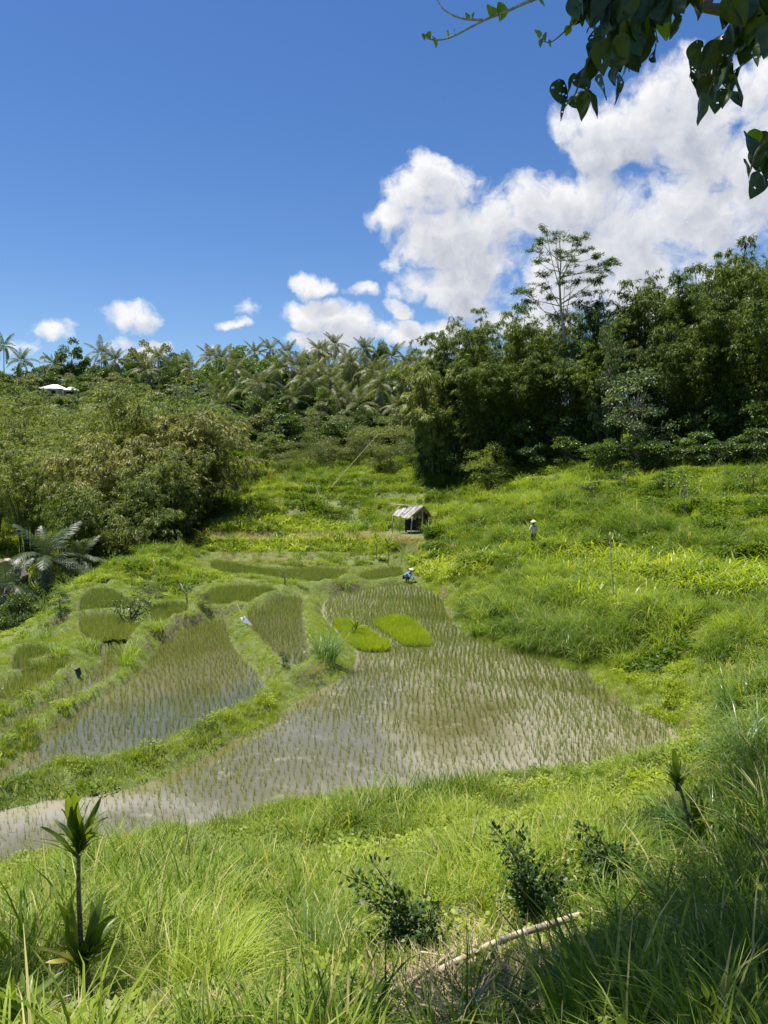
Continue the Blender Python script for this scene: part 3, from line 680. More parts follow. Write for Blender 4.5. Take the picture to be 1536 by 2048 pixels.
def visible(x, y, z, m=60):
    px, py = proj(x, y, z + 0.3); return (px > -m) & (px < 1536 + m) & (py < 2048 + m * 3) & (y > 1.0)
def sample(y0, y1, dens, wid=0.62):
    """random ground points in a band of depth, dens per square metre"""
    w = wid * y1 + 1; n = int(dens * 2 * w * (y1 - y0))
    x = rng.uniform(-w, w, n); y = rng.uniform(y0, y1, n); z = H(x, y)
    ok = visible(x, y, z); x, y, z = x[ok], y[ok], z[ok]
    sd = lookup(NOPAD, x, y); ok = sd > 0.10
    return x[ok], y[ok], z[ok], sd[ok]
def in_px(x, y, z, poly):
    px, py = proj(x, y, z); return sdist(np.stack([px, py], 1), np.array(poly, float)) < 0
MAIZE_ZONES = [[(360,1084),(560,1083),(790,1084),(800,1100),(760,1104),(600,1103),(360,1104)],
               [(410,1044),(560,1042),(700,1050),(760,1056),(690,1066),(560,1065),(410,1064)],
               [(815,1120),(900,1110),(985,1112),(985,1150),(900,1160),(835,1150)],
               [(990,1100),(1060,1092),(1180,1100),(1300,1112),(1420,1130),(1536,1150),(1536,1200),(1400,1190),(1260,1190),(1120,1150),(1000,1128)],
               [(1040,1170),(1200,1175),(1300,1200),(1350,1240),(1250,1230),(1100,1200)]]
TALL_ZONES = [[(1040,1140),(1300,1170),(1400,1230),(1330,1330),(1190,1345),(1100,1320),(1010,1290),(930,1240),(1000,1180)],
              [(1400,1300),(1560,1180),(1600,1560),(1450,1530),(1400,1440)],
              [(860,1000),(1150,960),(1300,1060),(1100,1090),(900,1085)],
              [(480,905),(600,905),(700,980),(460,990),(430,900)]]
BRIGHT = [[(1190,1330),(1300,1300),(1460,1340),(1430,1470),(1360,1460),(1280,1420),(1190,1360)]]
STRAW_PX = [(770,1890),(880,1860),(1000,1840),(1190,1800),(1230,1840),(1180,1900),(1190,1990),(1140,2300),(720,2300),(730,1980)]
BARE = [(G(1400, 1712), 0.8), (G(1400, 1740), 0.6), (HUT + Vector((0.2, 0.8, 0)), 2.3), (HUT + Vector((0, -1.6, 0)), 1.8), (G(812,1164), 1.0), (G(1067, 1096), 0.7), (G(1085, 1085), 1.0)]
BANKS = [[(330,1066),(760,1064),(800,1074),(790,1084),(560,1084),(330,1086)], [(425,1101),(700,1104),(760,1112),(700,1128),(430,1120)], [(860,1076),(960,1098),(960,1112),(900,1104),(850,1084)]]
def cover():
    acc = {k: [[], [], [], []] for k in SRC}
    def put(k, x, y, z, s, t):
        a = acc[k]; a[0].append(np.stack([x, y, z - 0.02], 1)); a[1].append(rng.random(len(x)) * 6.283); a[2].append(np.broadcast_to(s, len(x)).copy()); a[3].append(np.clip(t, 0, 1))
    def tintf(x, y, z):
        return 0.55 + 0.8 * (fnoise(x, y, 3.5, 2) - 0.5) + 0.5 * (vnoise(x, y, 13, 8) - 0.5) + 0.75 * (vnoise(x, y, 0.9, 12) - 0.5)
    bands = [(1.5, 7, 70), (7, 12, 55), (12, 18, 42), (18, 27, 26), (27, 38, 15), (38, 52, 9.5), (52, 70, 7.0), (70, 100, 3.6), (100, 135, 1.1)]
    for (y0, y1, dens) in bands:
        x, y, z, sd = sample(y0, y1, dens)
        n = len(x); t = tintf(x, y, z); r = rng.random(n); sc = 0.8 + 0.5 * rng.random(n)
        rich = fnoise(x, y, 2.3, 11); px, py = proj(x, y, z)
        tall = np.zeros(n, bool)
        for q in TALL_ZONES: tall |= in_px(x, y, z, q)
        dike = sd < 0.9
        left = (x < 3) & (y > 27) & (y < 66) & (sd < 1.25)
        r = np.where(left, 9.0, r); left = (x < 3) & (y > 27) & (y < 66) & (sd < 3.5); sc = np.where(left, sc * 0.62, sc)
        bright = np.zeros(n, bool)
        for q in BRIGHT: bright |= in_px(x, y, z, q)
        t = np.where(bright, 0.85 + 0.2 * (t - 0.6), t)
        path = fnoise(x, y, 4.0, 31)
        if y0 < 27:
            # short sward everywhere, medium grass in drifts, weeds between
            gap = vnoise(x, y, 0.55, 61) + 0.5 * (rich - 0.5)
            k1 = (r < 0.52) & (gap < 0.80); put('short', x[k1], y[k1], z[k1], sc[k1] * (1.0 if y0 < 12 else 1.25) * (0.65 + 0.7 * vnoise(x[k1], y[k1], 0.8, 62)), t[k1] - 0.35 * (vnoise(x[k1], y[k1], 0.5, 63) > 0.62))
            r = np.where((x < 3) & (y > 14) & (sd < 1.25) & (r > 0.52), np.where(rng.random(n) < 0.12, r, 9.0), r)
            k2 = (r >= 0.52) & (r < 0.72); put('weed', x[k2], y[k2], z[k2], sc[k2] * (1.0 if y0 < 12 else 1.2), t[k2] + 0.1)
            k3 = (r >= 0.72) & (r < 2) & (rich > 0.42) ; put('medium', x[k3], y[k3], z[k3], sc[k3] * (0.60 + 1.0 * (rich[k3] - 0.42) * 4) * np.where(dike[k3], 0.6, 1), t[k3] - 0.25 * (vnoise(x[k3], y[k3], 1.1, 64) > 0.55))
            k9 = (r > 0.70) & (r < 0.74) & (y > 8) & (vnoise(x, y, 1.6, 66) > 0.55); put('bush', x[k9], y[k9], z[k9], sc[k9] * 0.32, t[k9] - 0.15)
            k4 = (r >= 0.93) & (r < 2) & (rich < 0.50); put('dry', x[k4], y[k4], z[k4], sc[k4], rng.random(k4.sum()))
            k5 = (r > 0.5) & (r < 0.62) & tall; put('lush', x[k5], y[k5], z[k5], sc[k5] * 0.95, t[k5] - 0.2)
            if y0 >= 12:
                k6 = (r > 0.80) & (r < 0.83) & (sd > 0.8); put('bush', x[k6], y[k6], z[k6], sc[k6] * 0.4, t[k6])
        else:
            f = {27: 0.62, 38: 0.75, 52: 0.95, 70: 1.25, 100: 2.4}[y0]
            k1 = (r < 0.55) & ~(dike & (r < 0.35)); put('far', x[k1], y[k1], z[k1], sc[k1] * f * np.where(dike[k1], 0.6, 1), t[k1])
            k2 = (r >= 0.55) & (r < 0.80) & ~dike; put('bush', x[k2], y[k2], z[k2], sc[k2] * f * np.where(dike[k2], 0.45, 0.8), t[k2] + 0.05)
            k3 = (r >= 0.80) & (r < 2) & (tall | ((rich > 0.60) & ~dike)); put('tall', x[k3], y[k3], z[k3], sc[k3] * (0.7 + 0.3 * f), t[k3] - 0.05)
            k4 = (r >= 0.97) & (r < 2) & ~tall; put('dry', x[k4], y[k4], z[k4], sc[k4] * f * 1.2, rng.random(k4.sum()))
            k7 = (r > 0.90) & (r < 2) & (vnoise(x, y, 2.0, 77) > 0.70) & (sd > 1.2); put('bush', x[k7], y[k7], z[k7], sc[k7] * (0.9 + 0.4 * f), 0.05 + 0.1 * rng.random(k7.sum()))
            k8 = (r > 0.84) & (r < 0.90) & (vnoise(x, y, 3.0, 78) > 0.62) & (sd > 1.2); put('tall', x[k8], y[k8], z[k8], sc[k8] * (0.8 + 0.3 * f), 0.1 + 0.7 * vnoise(x[k8], y[k8], 1.5, 79))
            k5 = (r > 0.55) & (r < 0.8) & tall & ~dike; put('tall', x[k5], y[k5], z[k5], sc[k5] * (0.55 + 0.3 * f + 0.45 * vnoise(x[k5], y[k5], 1.7, 93)), t[k5] - 0.1 + 0.6 * (vnoise(x[k5], y[k5], 1.3, 94) - 0.5))
    # longer growth along the crest of the dike above the main paddy, on its far side
    za, pa = POLY['A']; zb, pb = POLY['B']
    x = rng.uniform(-16, 2, 9000); y = rng.uniform(16, 44, 9000)
    P = np.stack([x, y], 1); da = sdist(P, pa); db = sdist(P, pb)
    k = (da > 0.55) & (db > 0.05) & (db < 0.70) & (da < 3.5) & (rng.random(len(x)) < 0.85)
    put('lushy', x[k], y[k], H(x[k], y[k]), 0.26 + 0.30 * fnoise(x[k], y[k], 2.0, 50), 0.60 + 0.5 * (fnoise(x[k], y[k], 2.5, 60) - 0.4))
    # short growth clothing every dike and bank round the paddies
    for (x0, x1, y0, y1, dn) in ((-24, 22, 15, 28, 30), (-26, 16, 28, 44, 55), (-24, 14, 44, 66, 36)):
        n = int((x1 - x0) * (y1 - y0) * dn); x = rng.uniform(x0, x1, n); y = rng.uniform(y0, y1, n); sd = lookup(NOPAD, x, y); z = H(x, y)
        k = (sd > 0.04) & (sd < 1.3) & visible(x, y, z); x, y, z, sd = x[k], y[k], z[k], sd[k]; t = 0.66 + 0.9 * (fnoise(x, y, 2.5, 70) - 0.5); r = rng.random(len(x))
        g = np.where((y0 >= 28) & (x < 3), 0.62, 1.0)
        r = np.where((y0 >= 28) & (x < 3) & (rng.random(len(x)) < 0.93), r * 0.72, r)
        k1 = r < 0.72; put('short', x[k1], y[k1], z[k1], (0.75 + 0.5 * rng.random(k1.sum())) * g[k1], t[k1])
        k2 = (r > 0.76) & (r < 0.82); put('weed', x[k2], y[k2], z[k2], (0.4 + 0.3 * rng.random(k2.sum())) * g[k2], t[k2] + 0.1)
        k3 = (r > 0.82) & (sd > 0.3) & (rng.random(len(x)) < (1.0 if y0 < 28 else 0.35)); put('medium', x[k3], y[k3], z[k3], (0.45 + 0.4 * rng.random(k3.sum())) * g[k3], t[k3])
    # long bright grass below the near edge, in the middle of the slope
    def patch(poly, n, key, s0, s1, t0, t1):
        cs = []
        P = np.array(poly, float); mn, mx = P.min(0), P.max(0)
        q = rng.uniform(mn, mx, (n * 2, 2)); q = q[sdist(q, P) < 0][:n]
        for a, b in q:
            g = G(a, b); cs.append(g)
        c = np.array(cs)
        c = c[lookup(NOPAD, c[:, 0], c[:, 1]) > 0.15]
        put(key, c[:, 0], c[:, 1], c[:, 2], rng.uniform(s0, s1, len(c)), rng.uniform(t0, t1, len(c)))
    patch([(250,1840),(330,1790),(480,1830),(500,1960),(400,2060),(250,2020)], 230, 'lushy', 0.75, 1.15, 0.65, 1.0)
    patch([(0,1820),(250,1800),(300,2048),(0,2048)], 60, 'lushy', 0.6, 1.0, 0.4, 0.8)
    patch([(590,1900),(700,1870),(720,1960),(620,1980)], 40, 'lushy', 0.7, 1.0, 0.2, 0.5)
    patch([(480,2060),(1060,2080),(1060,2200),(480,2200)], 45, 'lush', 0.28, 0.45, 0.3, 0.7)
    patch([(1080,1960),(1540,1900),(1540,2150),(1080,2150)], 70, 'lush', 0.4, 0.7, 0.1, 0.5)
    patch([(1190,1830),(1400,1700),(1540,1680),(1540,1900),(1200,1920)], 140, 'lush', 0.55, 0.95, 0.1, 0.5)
    patch([(1440,1500),(1545,1420),(1545,1640),(1450,1600)], 70, 'lush', 0.8, 1.2, 0.1, 0.5)
    patch([(1290,1640),(1370,1560),(1440,1540),(1420,1660)], 50, 'medium', 0.9, 1.3, 0.5, 0.9)
    patch([(1080,1600),(1200,1590),(1210,1650),(1090,1650)], 18, 'lushy', 0.6, 0.8, 0.5, 0.8)
    patch([(480,1620),(620,1610),(620,1700),(500,1740)], 40, 'lushy', 0.5, 0.9, 0.6, 0.9)
    for _ in range(26):
        cx, cy = rng.uniform(930, 1330), 0; cy = rng.uniform(1180, 1300) + (cx - 930) * 0.08
        patch([(cx - 22, cy - 9), (cx + 22, cy - 9), (cx + 22, cy + 9), (cx - 22, cy + 9)], 14, 'tall', 0.8, 1.35, 0.05, 0.55)
    for _ in range(95):
        cx, cy = rng.uniform(860, 1530), rng.uniform(945, 1130)
        patch([(cx - 20, cy - 6), (cx + 20, cy - 6), (cx + 20, cy + 6), (cx - 20, cy + 6)], 10, ('tall', 'bush', 'bush')[_ % 3], 0.8, 1.4, 0.0, 0.35)
    # dry stubble banks below the maize terraces
    patch([(330,1066),(760,1066),(860,1080),(960,1110),(900,1100),(780,1086),(330,1084)], 1100, 'dry', 0.9, 1.6, 0.0, 1.0)
    patch([(430,1100),(700,1112),(690,1140),(430,1122)], 260, 'dry', 0.7, 1.2, 0.0, 0.6)
    patch([(700,1660),(560,1700),(520,1760),(700,1730),(1000,1690),(1300,1640),(1290,1600)], 120, 'dry', 0.5, 0.9, 0.3, 1.0)
    names = {'short': ('short_grass', 'short grass sward'), 'medium': ('meadow_grass', ''), 'far': ('hillside_grass', ''), 'tall': ('elephant_grass', ''), 'lush': ('arching_grass', ''),
             'lushy': ('long_grass', ''), 'dry': ('dry_grass', ''), 'weed': ('creeping_weeds', ''), 'bush': ('leafy_undergrowth', '')}
    for k, (nm, _) in names.items():
        a = acc[k]
        if not a[0]: continue
        p, r, q, t = (np.concatenate(v) for v in a)
        ok = np.ones(len(p), bool)
        if k != 'dry':
            for zone, keep_ in [(z_, 0.22) for z_ in BANKS] + [(z_, 0.35) for z_ in MAIZE_ZONES[:2]] + [(z_, 0.75) for z_ in MAIZE_ZONES[2:]]:
                ok &= ~(in_px(p[:, 0], p[:, 1], p[:, 2], zone) & (p[:, 1] > 40) & (rng.random(len(p)) > keep_))
        if k not in ('short', 'dry'):
            for c, rad in BARE: ok &= np.hypot(p[:, 0] - c.x, p[:, 1] - c.y) > rad
            if True: ok &= ~(in_px(p[:, 0], p[:, 1], p[:, 2], STRAW_PX) & (p[:, 1] < 12) & (rng.random(len(p)) < 0.84))
        else: ok &= ~(in_px(p[:, 0], p[:, 1], p[:, 2], STRAW_PX) & (p[:, 1] < 12) & (rng.random(len(p)) < 0.45))
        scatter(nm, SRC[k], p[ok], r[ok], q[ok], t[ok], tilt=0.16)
cover()

# ------------------------------------------------------------------ rice
BEDS = [[(668,1250),(696,1244),(714,1252),(778,1292),(772,1302),(738,1303),(716,1298),(702,1288)],
        [(752,1250),(766,1242),(794,1234),(818,1244),(858,1272),(858,1292),(812,1292),(800,1284)]]
BEDP = [np.array([on_level(a, b, -8.55)[:2] for a, b in q]) for q in BEDS]
def rice():
    near = []
    for k, (z, poly) in POLY.items():
        dense = k in 'GHIJKLPE'
        h = 0.17 if dense else 0.21
        mn, mx = poly.min(0), poly.max(0)
        u, v = np.meshgrid(np.arange(mn[0] - 3, mx[0] + 3, h), np.arange(mn[1], mx[1], h * (0.95 if k != 'B' else 0.85)))
        u, v = u.ravel(), v.ravel()
        # rows bend gently the way they were planted
        if k == 'B': u = u + 0.9 * np.sin((v - mn[1]) * 0.20) - 0.28 * (v - mn[1])
        elif k == 'A': u = u + 0.5 * np.sin(v * 0.16) + 0.06 * (v - 30)
        elif k in 'C': u = u + 0.05 * v
        if k == 'B': u = u + 0.14 * (mx[1] - mn[1])
        u = u + rng.normal(0, 0.038, len(u)) + 0.05 * (vnoise(u, v, 1.1, 91) - 0.5) * 2; v = v + rng.normal(0, 0.06, len(v))
        P = np.stack([u, v], 1); sd = sdist(P, poly); ok = sd < -0.16
        if k == 'A':
            for b in BEDP: ok &= sdist(P, b) > 0.12
            ok &= rng.random(len(u)) > 0.05 + 0.10 * (vnoise(u, v, 2.0, 4) > 0.75)
        if k in 'B': ok &= rng.random(len(u)) > 0.04
        u, v = u[ok], v[ok]
        zz = np.full(len(u), z); px, py = proj(u, v, zz)
        vis = (px > -50) & (px < 1600) & (py < 1800); u, v, zz, px, py = u[vis], v[vis], zz[vis], px[vis], py[vis]
        vig = fnoise(u, v, 4.5, 21)
        if k == 'A':
            # thicker and greener towards the far end and the right bank
            g = np.clip((v - 24) / 16, 0, 1) * 0.60 + np.clip((px - 600) / 500, 0, 1) * 0.50 * np.clip((v - 15) / 7, 0, 1)
            sc = 0.72 + 0.80 * g + 0.6 * (vig - 0.5) + rng.normal(0, 0.13, len(u)); tn = 0.62 - 0.35 * g + 0.5 * (vig - 0.5) + rng.normal(0, 0.08, len(u))
        elif dense: sc = 0.85 + 0.3 * vig; tn = 0.22 + 0.4 * (vig - 0.5) + (0.3 if k in 'GE' else 0)
        elif k == 'B': g = np.clip((v - 27) / 12, 0, 1); sc = 0.80 + 0.25 * g + rng.normal(0, 0.08, len(u)); tn = 0.38 + 0.25 * g + 0.3 * (vig - 0.5)
        else: sc = 0.95 + 0.2 * vig + 0 * u; tn = 0.35 + 0.4 * (vig - 0.5)
        pos = np.stack([u, v, zz - 0.03], 1); sc = np.clip(sc, 0.35, 1.6)
        if k == 'A':
            inn = (px > 4) & (px < 1530) & (py < 1740)
            order = np.argsort(np.where(inn, v, 1e9))[:300]
            near = [(pos[i], sc[i]) for i in order]
            m = np.ones(len(u), bool); m[order] = False
            pos, sc, tn = pos[m], sc[m], tn[m]
        scatter('rice_seedlings', SRC['rice_dense'] if dense else SRC['rice'], pos, rng.random(len(pos)) * 6.283, sc, np.clip(tn, 0, 1), tilt=0.10)
    ones = [mesh_np('rice_seedling', *blades(7, 0.28, 0.024, 0.009, 0.5, 2, seed=300 + i, lean=0.34), M['rice_one']) for i in range(5)]
    for i, (p, s) in enumerate(near):
        o = link('rice_seedling', ones[i % 5]); o.location = p; o.rotation_euler = (0, 0, rng.random() * 6.28); o.scale = (s, s, s)
        tag(o, 'thin green rice seedling standing in muddy water along the near edge of the largest paddy', 'rice plant', 'rice seedlings in the nearest rows of the largest paddy')
    for i, b in enumerate(BEDP):
        me = MB(); n = len(b)
        me.add([(x, y, -8.75) for x, y in b] + [(x, y, -8.52) for x, y in b], [tuple(range(n, 2 * n))] + [(j, (j + 1) % n, n + (j + 1) % n, n + j) for j in range(n)])
        bed = empty('seedling_bed', (0, 0, 0))
        me.build('soil_bed', M_soil, bed, False)
        mn, mx = b.min(0), b.max(0); q = rng.uniform(mn, mx, (5200, 2)); q = q[sdist(q, b) < 0.10 * rng.random(len(q))][:2000]
        t = 0.38 + 0.9 * (fnoise(q[:, 0], q[:, 1], 1.8, 44) - 0.5)
        scatter('dense_seedlings', SRC['nursery'], np.column_stack([q, np.full(len(q), -8.55)]), rng.random(len(q)) * 6.283, (0.55 + 0.45 * vnoise(q[:, 0], q[:, 1], 0.7, 45)) * rng.uniform(0.7, 1.2, len(q)), np.clip(t + rng.normal(0, 0.22, len(q)), 0, 1), 0.2, 'stuff', parent=bed)
        tag(bed, ['bright green rice nursery bed in the paddy, the one behind the yellow-leaved cordyline', 'bright green rice nursery bed in the paddy, the one surrounded by open water rows'][i], 'seedling bed', 'rice nursery beds in the largest paddy')
M_soil = plain('wet_soil', (0.06, 0.045, 0.03), (0.12, 0.09, 0.06), 6, 0.8, 0.4)
rice()

# ------------------------------------------------------------------ maize
def maize():
    pts = []
    for q in MAIZE_ZONES:
        P = np.array(q, float); mn, mx = P.min(0), P.max(0)
        c = []
        for _ in range(int((mx[0] - mn[0]) * (mx[1] - mn[1]) / 17)):
            a, b = rng.uniform(mn, mx)
            if sdist(np.array([[a, b]]), P)[0] < 0: c.append(G(a, b))
        pts += [p for p in c if lookup(NOPAD, p.x, p.y) > 0.2]
    gp = G(1067, 1096)
    for _ in range(70): a_, b_ = gp.x + rng.uniform(-1.8, 1.8), gp.y - rng.uniform(0.3, 1.8); pts.append(Vector((a_, b_, Hf(a_, b_))))
    pts.sort(key=lambda p: p.y)
    ones = [mesh_np('maize_plant', *blades(9, 0.80, 0.03, 0.075, 2.0, 5, seed=360 + i, lean=0.75, droop=0.6), M['maize_one']) for i in range(4)]
    for i, p in enumerate(pts[:300]):
        o = link('maize_plant', ones[i % 4]); o.location = p - Vector((0, 0, 0.03)); o.rotation_euler = (0, 0, rng.random() * 6.28); s = rng.uniform(0.85, 1.4); o.scale = (s, s, s)
        tag(o, 'young maize plant with broad yellow-green leaves in the plot on the bank beside the rice', 'maize plant', 'young maize plants on the bank beside the rice')
    rest = np.array([tuple(p) for p in pts[300:]])
    if len(rest):
        scatter('maize_rows', SRC['maize'], rest, rng.random(len(rest)) * 6.283, rng.uniform(0.85, 1.45, len(rest)), np.clip(0.62 + 1.1 * (fnoise(rest[:, 0], rest[:, 1], 3, 9) - 0.5), 0, 1))
maize()
# ------------------------------------------------------------------ plants: shared meshes
def curve_pts(p0, d0, length, droop, n=6, r=None, wob=0.0):
    """a limb that starts along d0 and bends down by droop"""
    p = np.array(p0, float); d = np.array(d0, float); d /= np.linalg.norm(d); out = [p.copy()]
    for i in range(n):
        p = p + d * length / n; out.append(p.copy()); d = d + np.array([0, 0, -droop / n])
        if r is not None and wob: d = d + r.normal(0, wob, 3)
        d /= np.linalg.norm(d)
    return out
def interp(pts, t):
    k = t * (len(pts) - 1); i = min(int(k), len(pts) - 2); f = k - i
    return pts[i] * (1 - f) + pts[i + 1] * f, pts[i + 1] - pts[i]
def bamboo_arrays(seed, h, spread, culms=26, sprays=36, per=22, leaf=0.34, lw=0.062, low=0.25, droop=1.6, sl=1.5):
    r = np.random.default_rng(seed); mb = MB(); C, D, Nn = [], [], []
    for c in range(culms):
        a = r.random() * 6.283; rad = 0.9 * math.sqrt(r.random())
        hh = h * (0.70 + 0.38 * r.random()); out = spread * (0.25 + 0.85 * r.random())
        az = a + r.normal(0, 0.4); pts = []
        for i in range(11):
            t = i / 10
            pts.append(np.array([rad * math.cos(a) + out * math.cos(az) * t ** 2.2, rad * math.sin(a) + out * math.sin(az) * t ** 2.2, hh * (t - 0.16 * t ** 4 * (1 + out / spread))]))
        mb.tube(pts, [0.055 * (1 - 0.85 * i / 10) + 0.006 for i in range(11)], 4, False)
        for s in range(sprays):
            t = low + (1 - low) * r.random() ** 0.75
            p, tg = interp(pts, t); b = r.random() * 6.283
            d0 = np.array([math.cos(b), math.sin(b), 0.35 + 0.5 * r.random()]) + 0.7 * tg / (np.linalg.norm(tg) + 1e-6)
            L_ = sl * (0.45 + 0.75 * r.random()) * (1.15 - 0.6 * t); sp = np.array(curve_pts(p, d0, L_, droop, 5))
            tt = np.sqrt(r.random(per)) * 4.999; i0 = tt.astype(int); f = (tt - i0)[:, None]
            q = sp[i0] * (1 - f) + sp[np.minimum(i0 + 1, 5)] * f
            C.append(q + r.normal(0, 0.05, (per, 3))); dd = (sp[np.minimum(i0 + 1, 5)] - sp[i0]); dd /= (np.linalg.norm(dd, axis=1, keepdims=True) + 1e-9)
            D.append(dd * 0.7 + 0.75 * unit(per, r) + np.array([0, 0, -0.55])); Nn.append(np.array([0, 0, 1.0]) + 0.7 * unit(per, r))
    C, D, Nn = map(np.concatenate, (C, D, Nn))
    return mb, leaf_quads(C, D, Nn, leaf * (0.7 + 0.6 * r.random(len(C))), lw * (0.8 + 0.5 * r.random(len(C))), 0.05)
def tree_arrays(seed, h, rx, rz, puffs=26, per=330, leaf=0.16, lw=0.10, trunk=0.16, pr=0.30, low=0.1, up=0.35, core=0.35):
    """trunk, limbs and a crown of leaf clusters at the limbs' ends"""
    r = np.random.default_rng(seed); mb = MB(); C, D, Nn = [], [], []
    cz = h - rz; th = max(h - rz * (1.55), h * 0.18)
    tp = [np.array([0.04 * h * math.sin(i * 0.9 + seed) * i / 6, 0.03 * h * math.cos(i * 1.3 + seed) * i / 6, (cz + rz * 0.45) * i / 6 - 0.1]) for i in range(7)]
    mb.tube(tp, [trunk * (1 - 0.12 * i) for i in range(7)], 7, False)
    for k in range(puffs):
        v = unit(1, r)[0]; v[2] = v[2] * (1 - low) + low * abs(v[2])
        rr = core + (1.0 - core) * r.random() ** 0.5; pc = np.array([v[0] * rx * rr, v[1] * rx * rr, cz + v[2] * rz * rr]) * 1.0
        ps = rx * pr * (0.65 + 0.7 * r.random()); b0, _ = interp(tp, 0.45 + 0.5 * r.random())
        mid = (b0 + pc) / 2 + np.array([0, 0, -0.1 * rz]) + r.normal(0, 0.08 * rx, 3)
        mb.tube([b0, mid, pc], [trunk * 0.38, trunk * 0.22, trunk * 0.06], 4, False)
        u = unit(per, r); u[:, 2] = np.where(u[:, 2] < -0.3, -u[:, 2] * 0.5, u[:, 2])
        q = pc + u * ps * np.array([1, 1, 0.62]) * (0.45 + 0.6 * r.random((per, 1)) ** 0.6)
        C.append(q); D.append(u + 0.8 * unit(per, r) + np.array([0, 0, -0.15])); Nn.append(u * 0.6 + np.array([0, 0, up]) + 0.5 * unit(per, r))
    C, D, Nn = map(np.concatenate, (C, D, Nn))
    return mb, leaf_quads(C, D, Nn, leaf * (0.7 + 0.6 * r.random(len(C))), lw * (0.8 + 0.5 * r.random(len(C))), 0.08)
def frond_mesh(name, L_, droop, mat, pairs=36, leaf=0.95, lw=0.085, hang=0.5, seed=0, rise=0.25):
    r = np.random.default_rng(seed); sp = np.array(curve_pts((0, 0, 0), (1, 0, rise), L_, droop, 10))
    mb = MB(); mb.tube(sp, [0.035 * (1 - 0.085 * i) for i in range(11)], 3, False)
    for f in mb.f: pass
    tt = np.linspace(0.14, 0.995, pairs) * 10; i0 = np.minimum(tt.astype(int), 9); f = (tt - i0)[:, None]
    q = sp[i0] * (1 - f) + sp[i0 + 1] * f; tg = sp[i0 + 1] - sp[i0]; tg /= np.linalg.norm(tg, axis=1, keepdims=True)
    side = np.array([0, 1.0, 0]); prof = np.sin(np.pi * np.clip(tt / 10 * 0.93 + 0.10, 0, 1)) ** 0.6
    ps = []
    for sg in (-1, 1):
        d = tg * 0.75 + side * sg + np.array([0, 0, -hang]) + 0.18 * unit(pairs, r)
        d /= np.linalg.norm(d, axis=1, keepdims=True)
        l1 = leaf * prof * (0.85 + 0.3 * r.random(pairs))
        # each leaflet in two pieces, its outer half hanging
        n = np.cross(d, tg) * sg; w = np.cross(d, n); w /= np.linalg.norm(w, axis=1, keepdims=True)
        mid = q + d * l1[:, None] * 0.5; d2 = d + np.array([0, 0, -hang * 0.9]); d2 /= np.linalg.norm(d2, axis=1, keepdims=True); tip = mid + d2 * l1[:, None] * 0.5
        hw = lw / 2; V = np.stack([q - w * hw * 0.6, q + w * hw * 0.6, mid + w * hw, mid - w * hw, tip + w * hw * 0.15, tip - w * hw * 0.15], 1).reshape(-1, 3)
        b = np.arange(pairs)[:, None] * 6; F_ = np.concatenate([b + np.array([0, 1, 2, 3]), b + np.array([3, 2, 4, 5])])
        ps.append((V, F_))
    tv = np.array(mb.v); tf = np.array([x for x in mb.f if len(x) == 4]); ps.append((tv, tf))
    return mesh_np(name, *merge(ps), mat)

BAM = {}
def bam(kind):
    if kind in BAM: return BAM[kind]
    out = []
    spec = {'dark': ('bamboo_dark', 16.0, 5.0, 4, dict(low=0.08, sprays=46)), 'olive': ('bamboo_olive', 15.0, 6.2, 4, dict(low=0.22, sprays=34, culms=22, sl=2.2, leaf=0.30, lw=0.06)),
            'pale': ('bamboo_pale', 11.0, 6.5, 2, dict(sl=1.7, leaf=0.36, lw=0.065, culms=26)), 'small': ('bamboo_olive', 8.0, 3.6, 2, dict(culms=16, sl=1.2))}[kind]
    for i in range(spec[3]):
        mb, lf = bamboo_arrays(500 + 13 * i + len(kind), spec[1], spec[2], **spec[4])
        out.append((mb.mesh('culms', M['culm']), mesh_np('foliage', *lf, M[spec[0]]), spec[1]))
    BAM[kind] = out; return out
TRE = {}
TSPEC = {'round': ('tree_mid', 9, 3.8, 4.0, 3, dict(puffs=38, per=190, leaf=0.36, lw=0.22)), 'dome': ('tree_dark', 11, 4.2, 4.9, 3, dict(puffs=42, per=190, leaf=0.38, lw=0.24)),
         'grey': ('tree_grey', 9, 3.2, 4.2, 2, dict(puffs=32, per=190, leaf=0.30, lw=0.20)), 'fill': ('tree_dark', 8, 3.8, 4.2, 3, dict(puffs=44, per=200, leaf=0.40, lw=0.26, low=0.0)),
         'clove': ('tree_mid', 7, 2.7, 3.4, 2, dict(puffs=44, per=190, leaf=0.20, lw=0.13, pr=0.26, low=0.0)),
         'silver': ('tree_silver', 8, 3.4, 3.6, 1, dict(puffs=38, per=80, leaf=0.22, lw=0.16, pr=0.26, low=0.0)),
         'under': ('tree_dark', 5, 2.8, 2.4, 2, dict(puffs=24, per=220, leaf=0.28, lw=0.14, low=0.0)),
         'shrub': ('shrub_light', 1.6, 0.85, 0.8, 3, dict(puffs=14, per=60, leaf=0.10, lw=0.06, trunk=0.035, pr=0.36)),
         'darkshrub': ('shrub_dark', 1.6, 0.80, 0.8, 2, dict(puffs=14, per=60, leaf=0.10, lw=0.06, trunk=0.04, pr=0.34)),
         'greyshrub': ('scrub', 3.2, 1.9, 1.5, 2, dict(puffs=20, per=130, leaf=0.16, lw=0.07, trunk=0.05, pr=0.36, low=0.0)),
         'feather': ('shrub_light', 3.4, 1.5, 1.6, 1, dict(puffs=40, per=110, leaf=0.15, lw=0.035, trunk=0.04, pr=0.36, low=0.0)),
         'sapling': ('shrub_light', 2.2, 0.8, 0.7, 2, dict(puffs=10, per=24, leaf=0.12, lw=0.07, trunk=0.03, pr=0.34, low=0.4))}
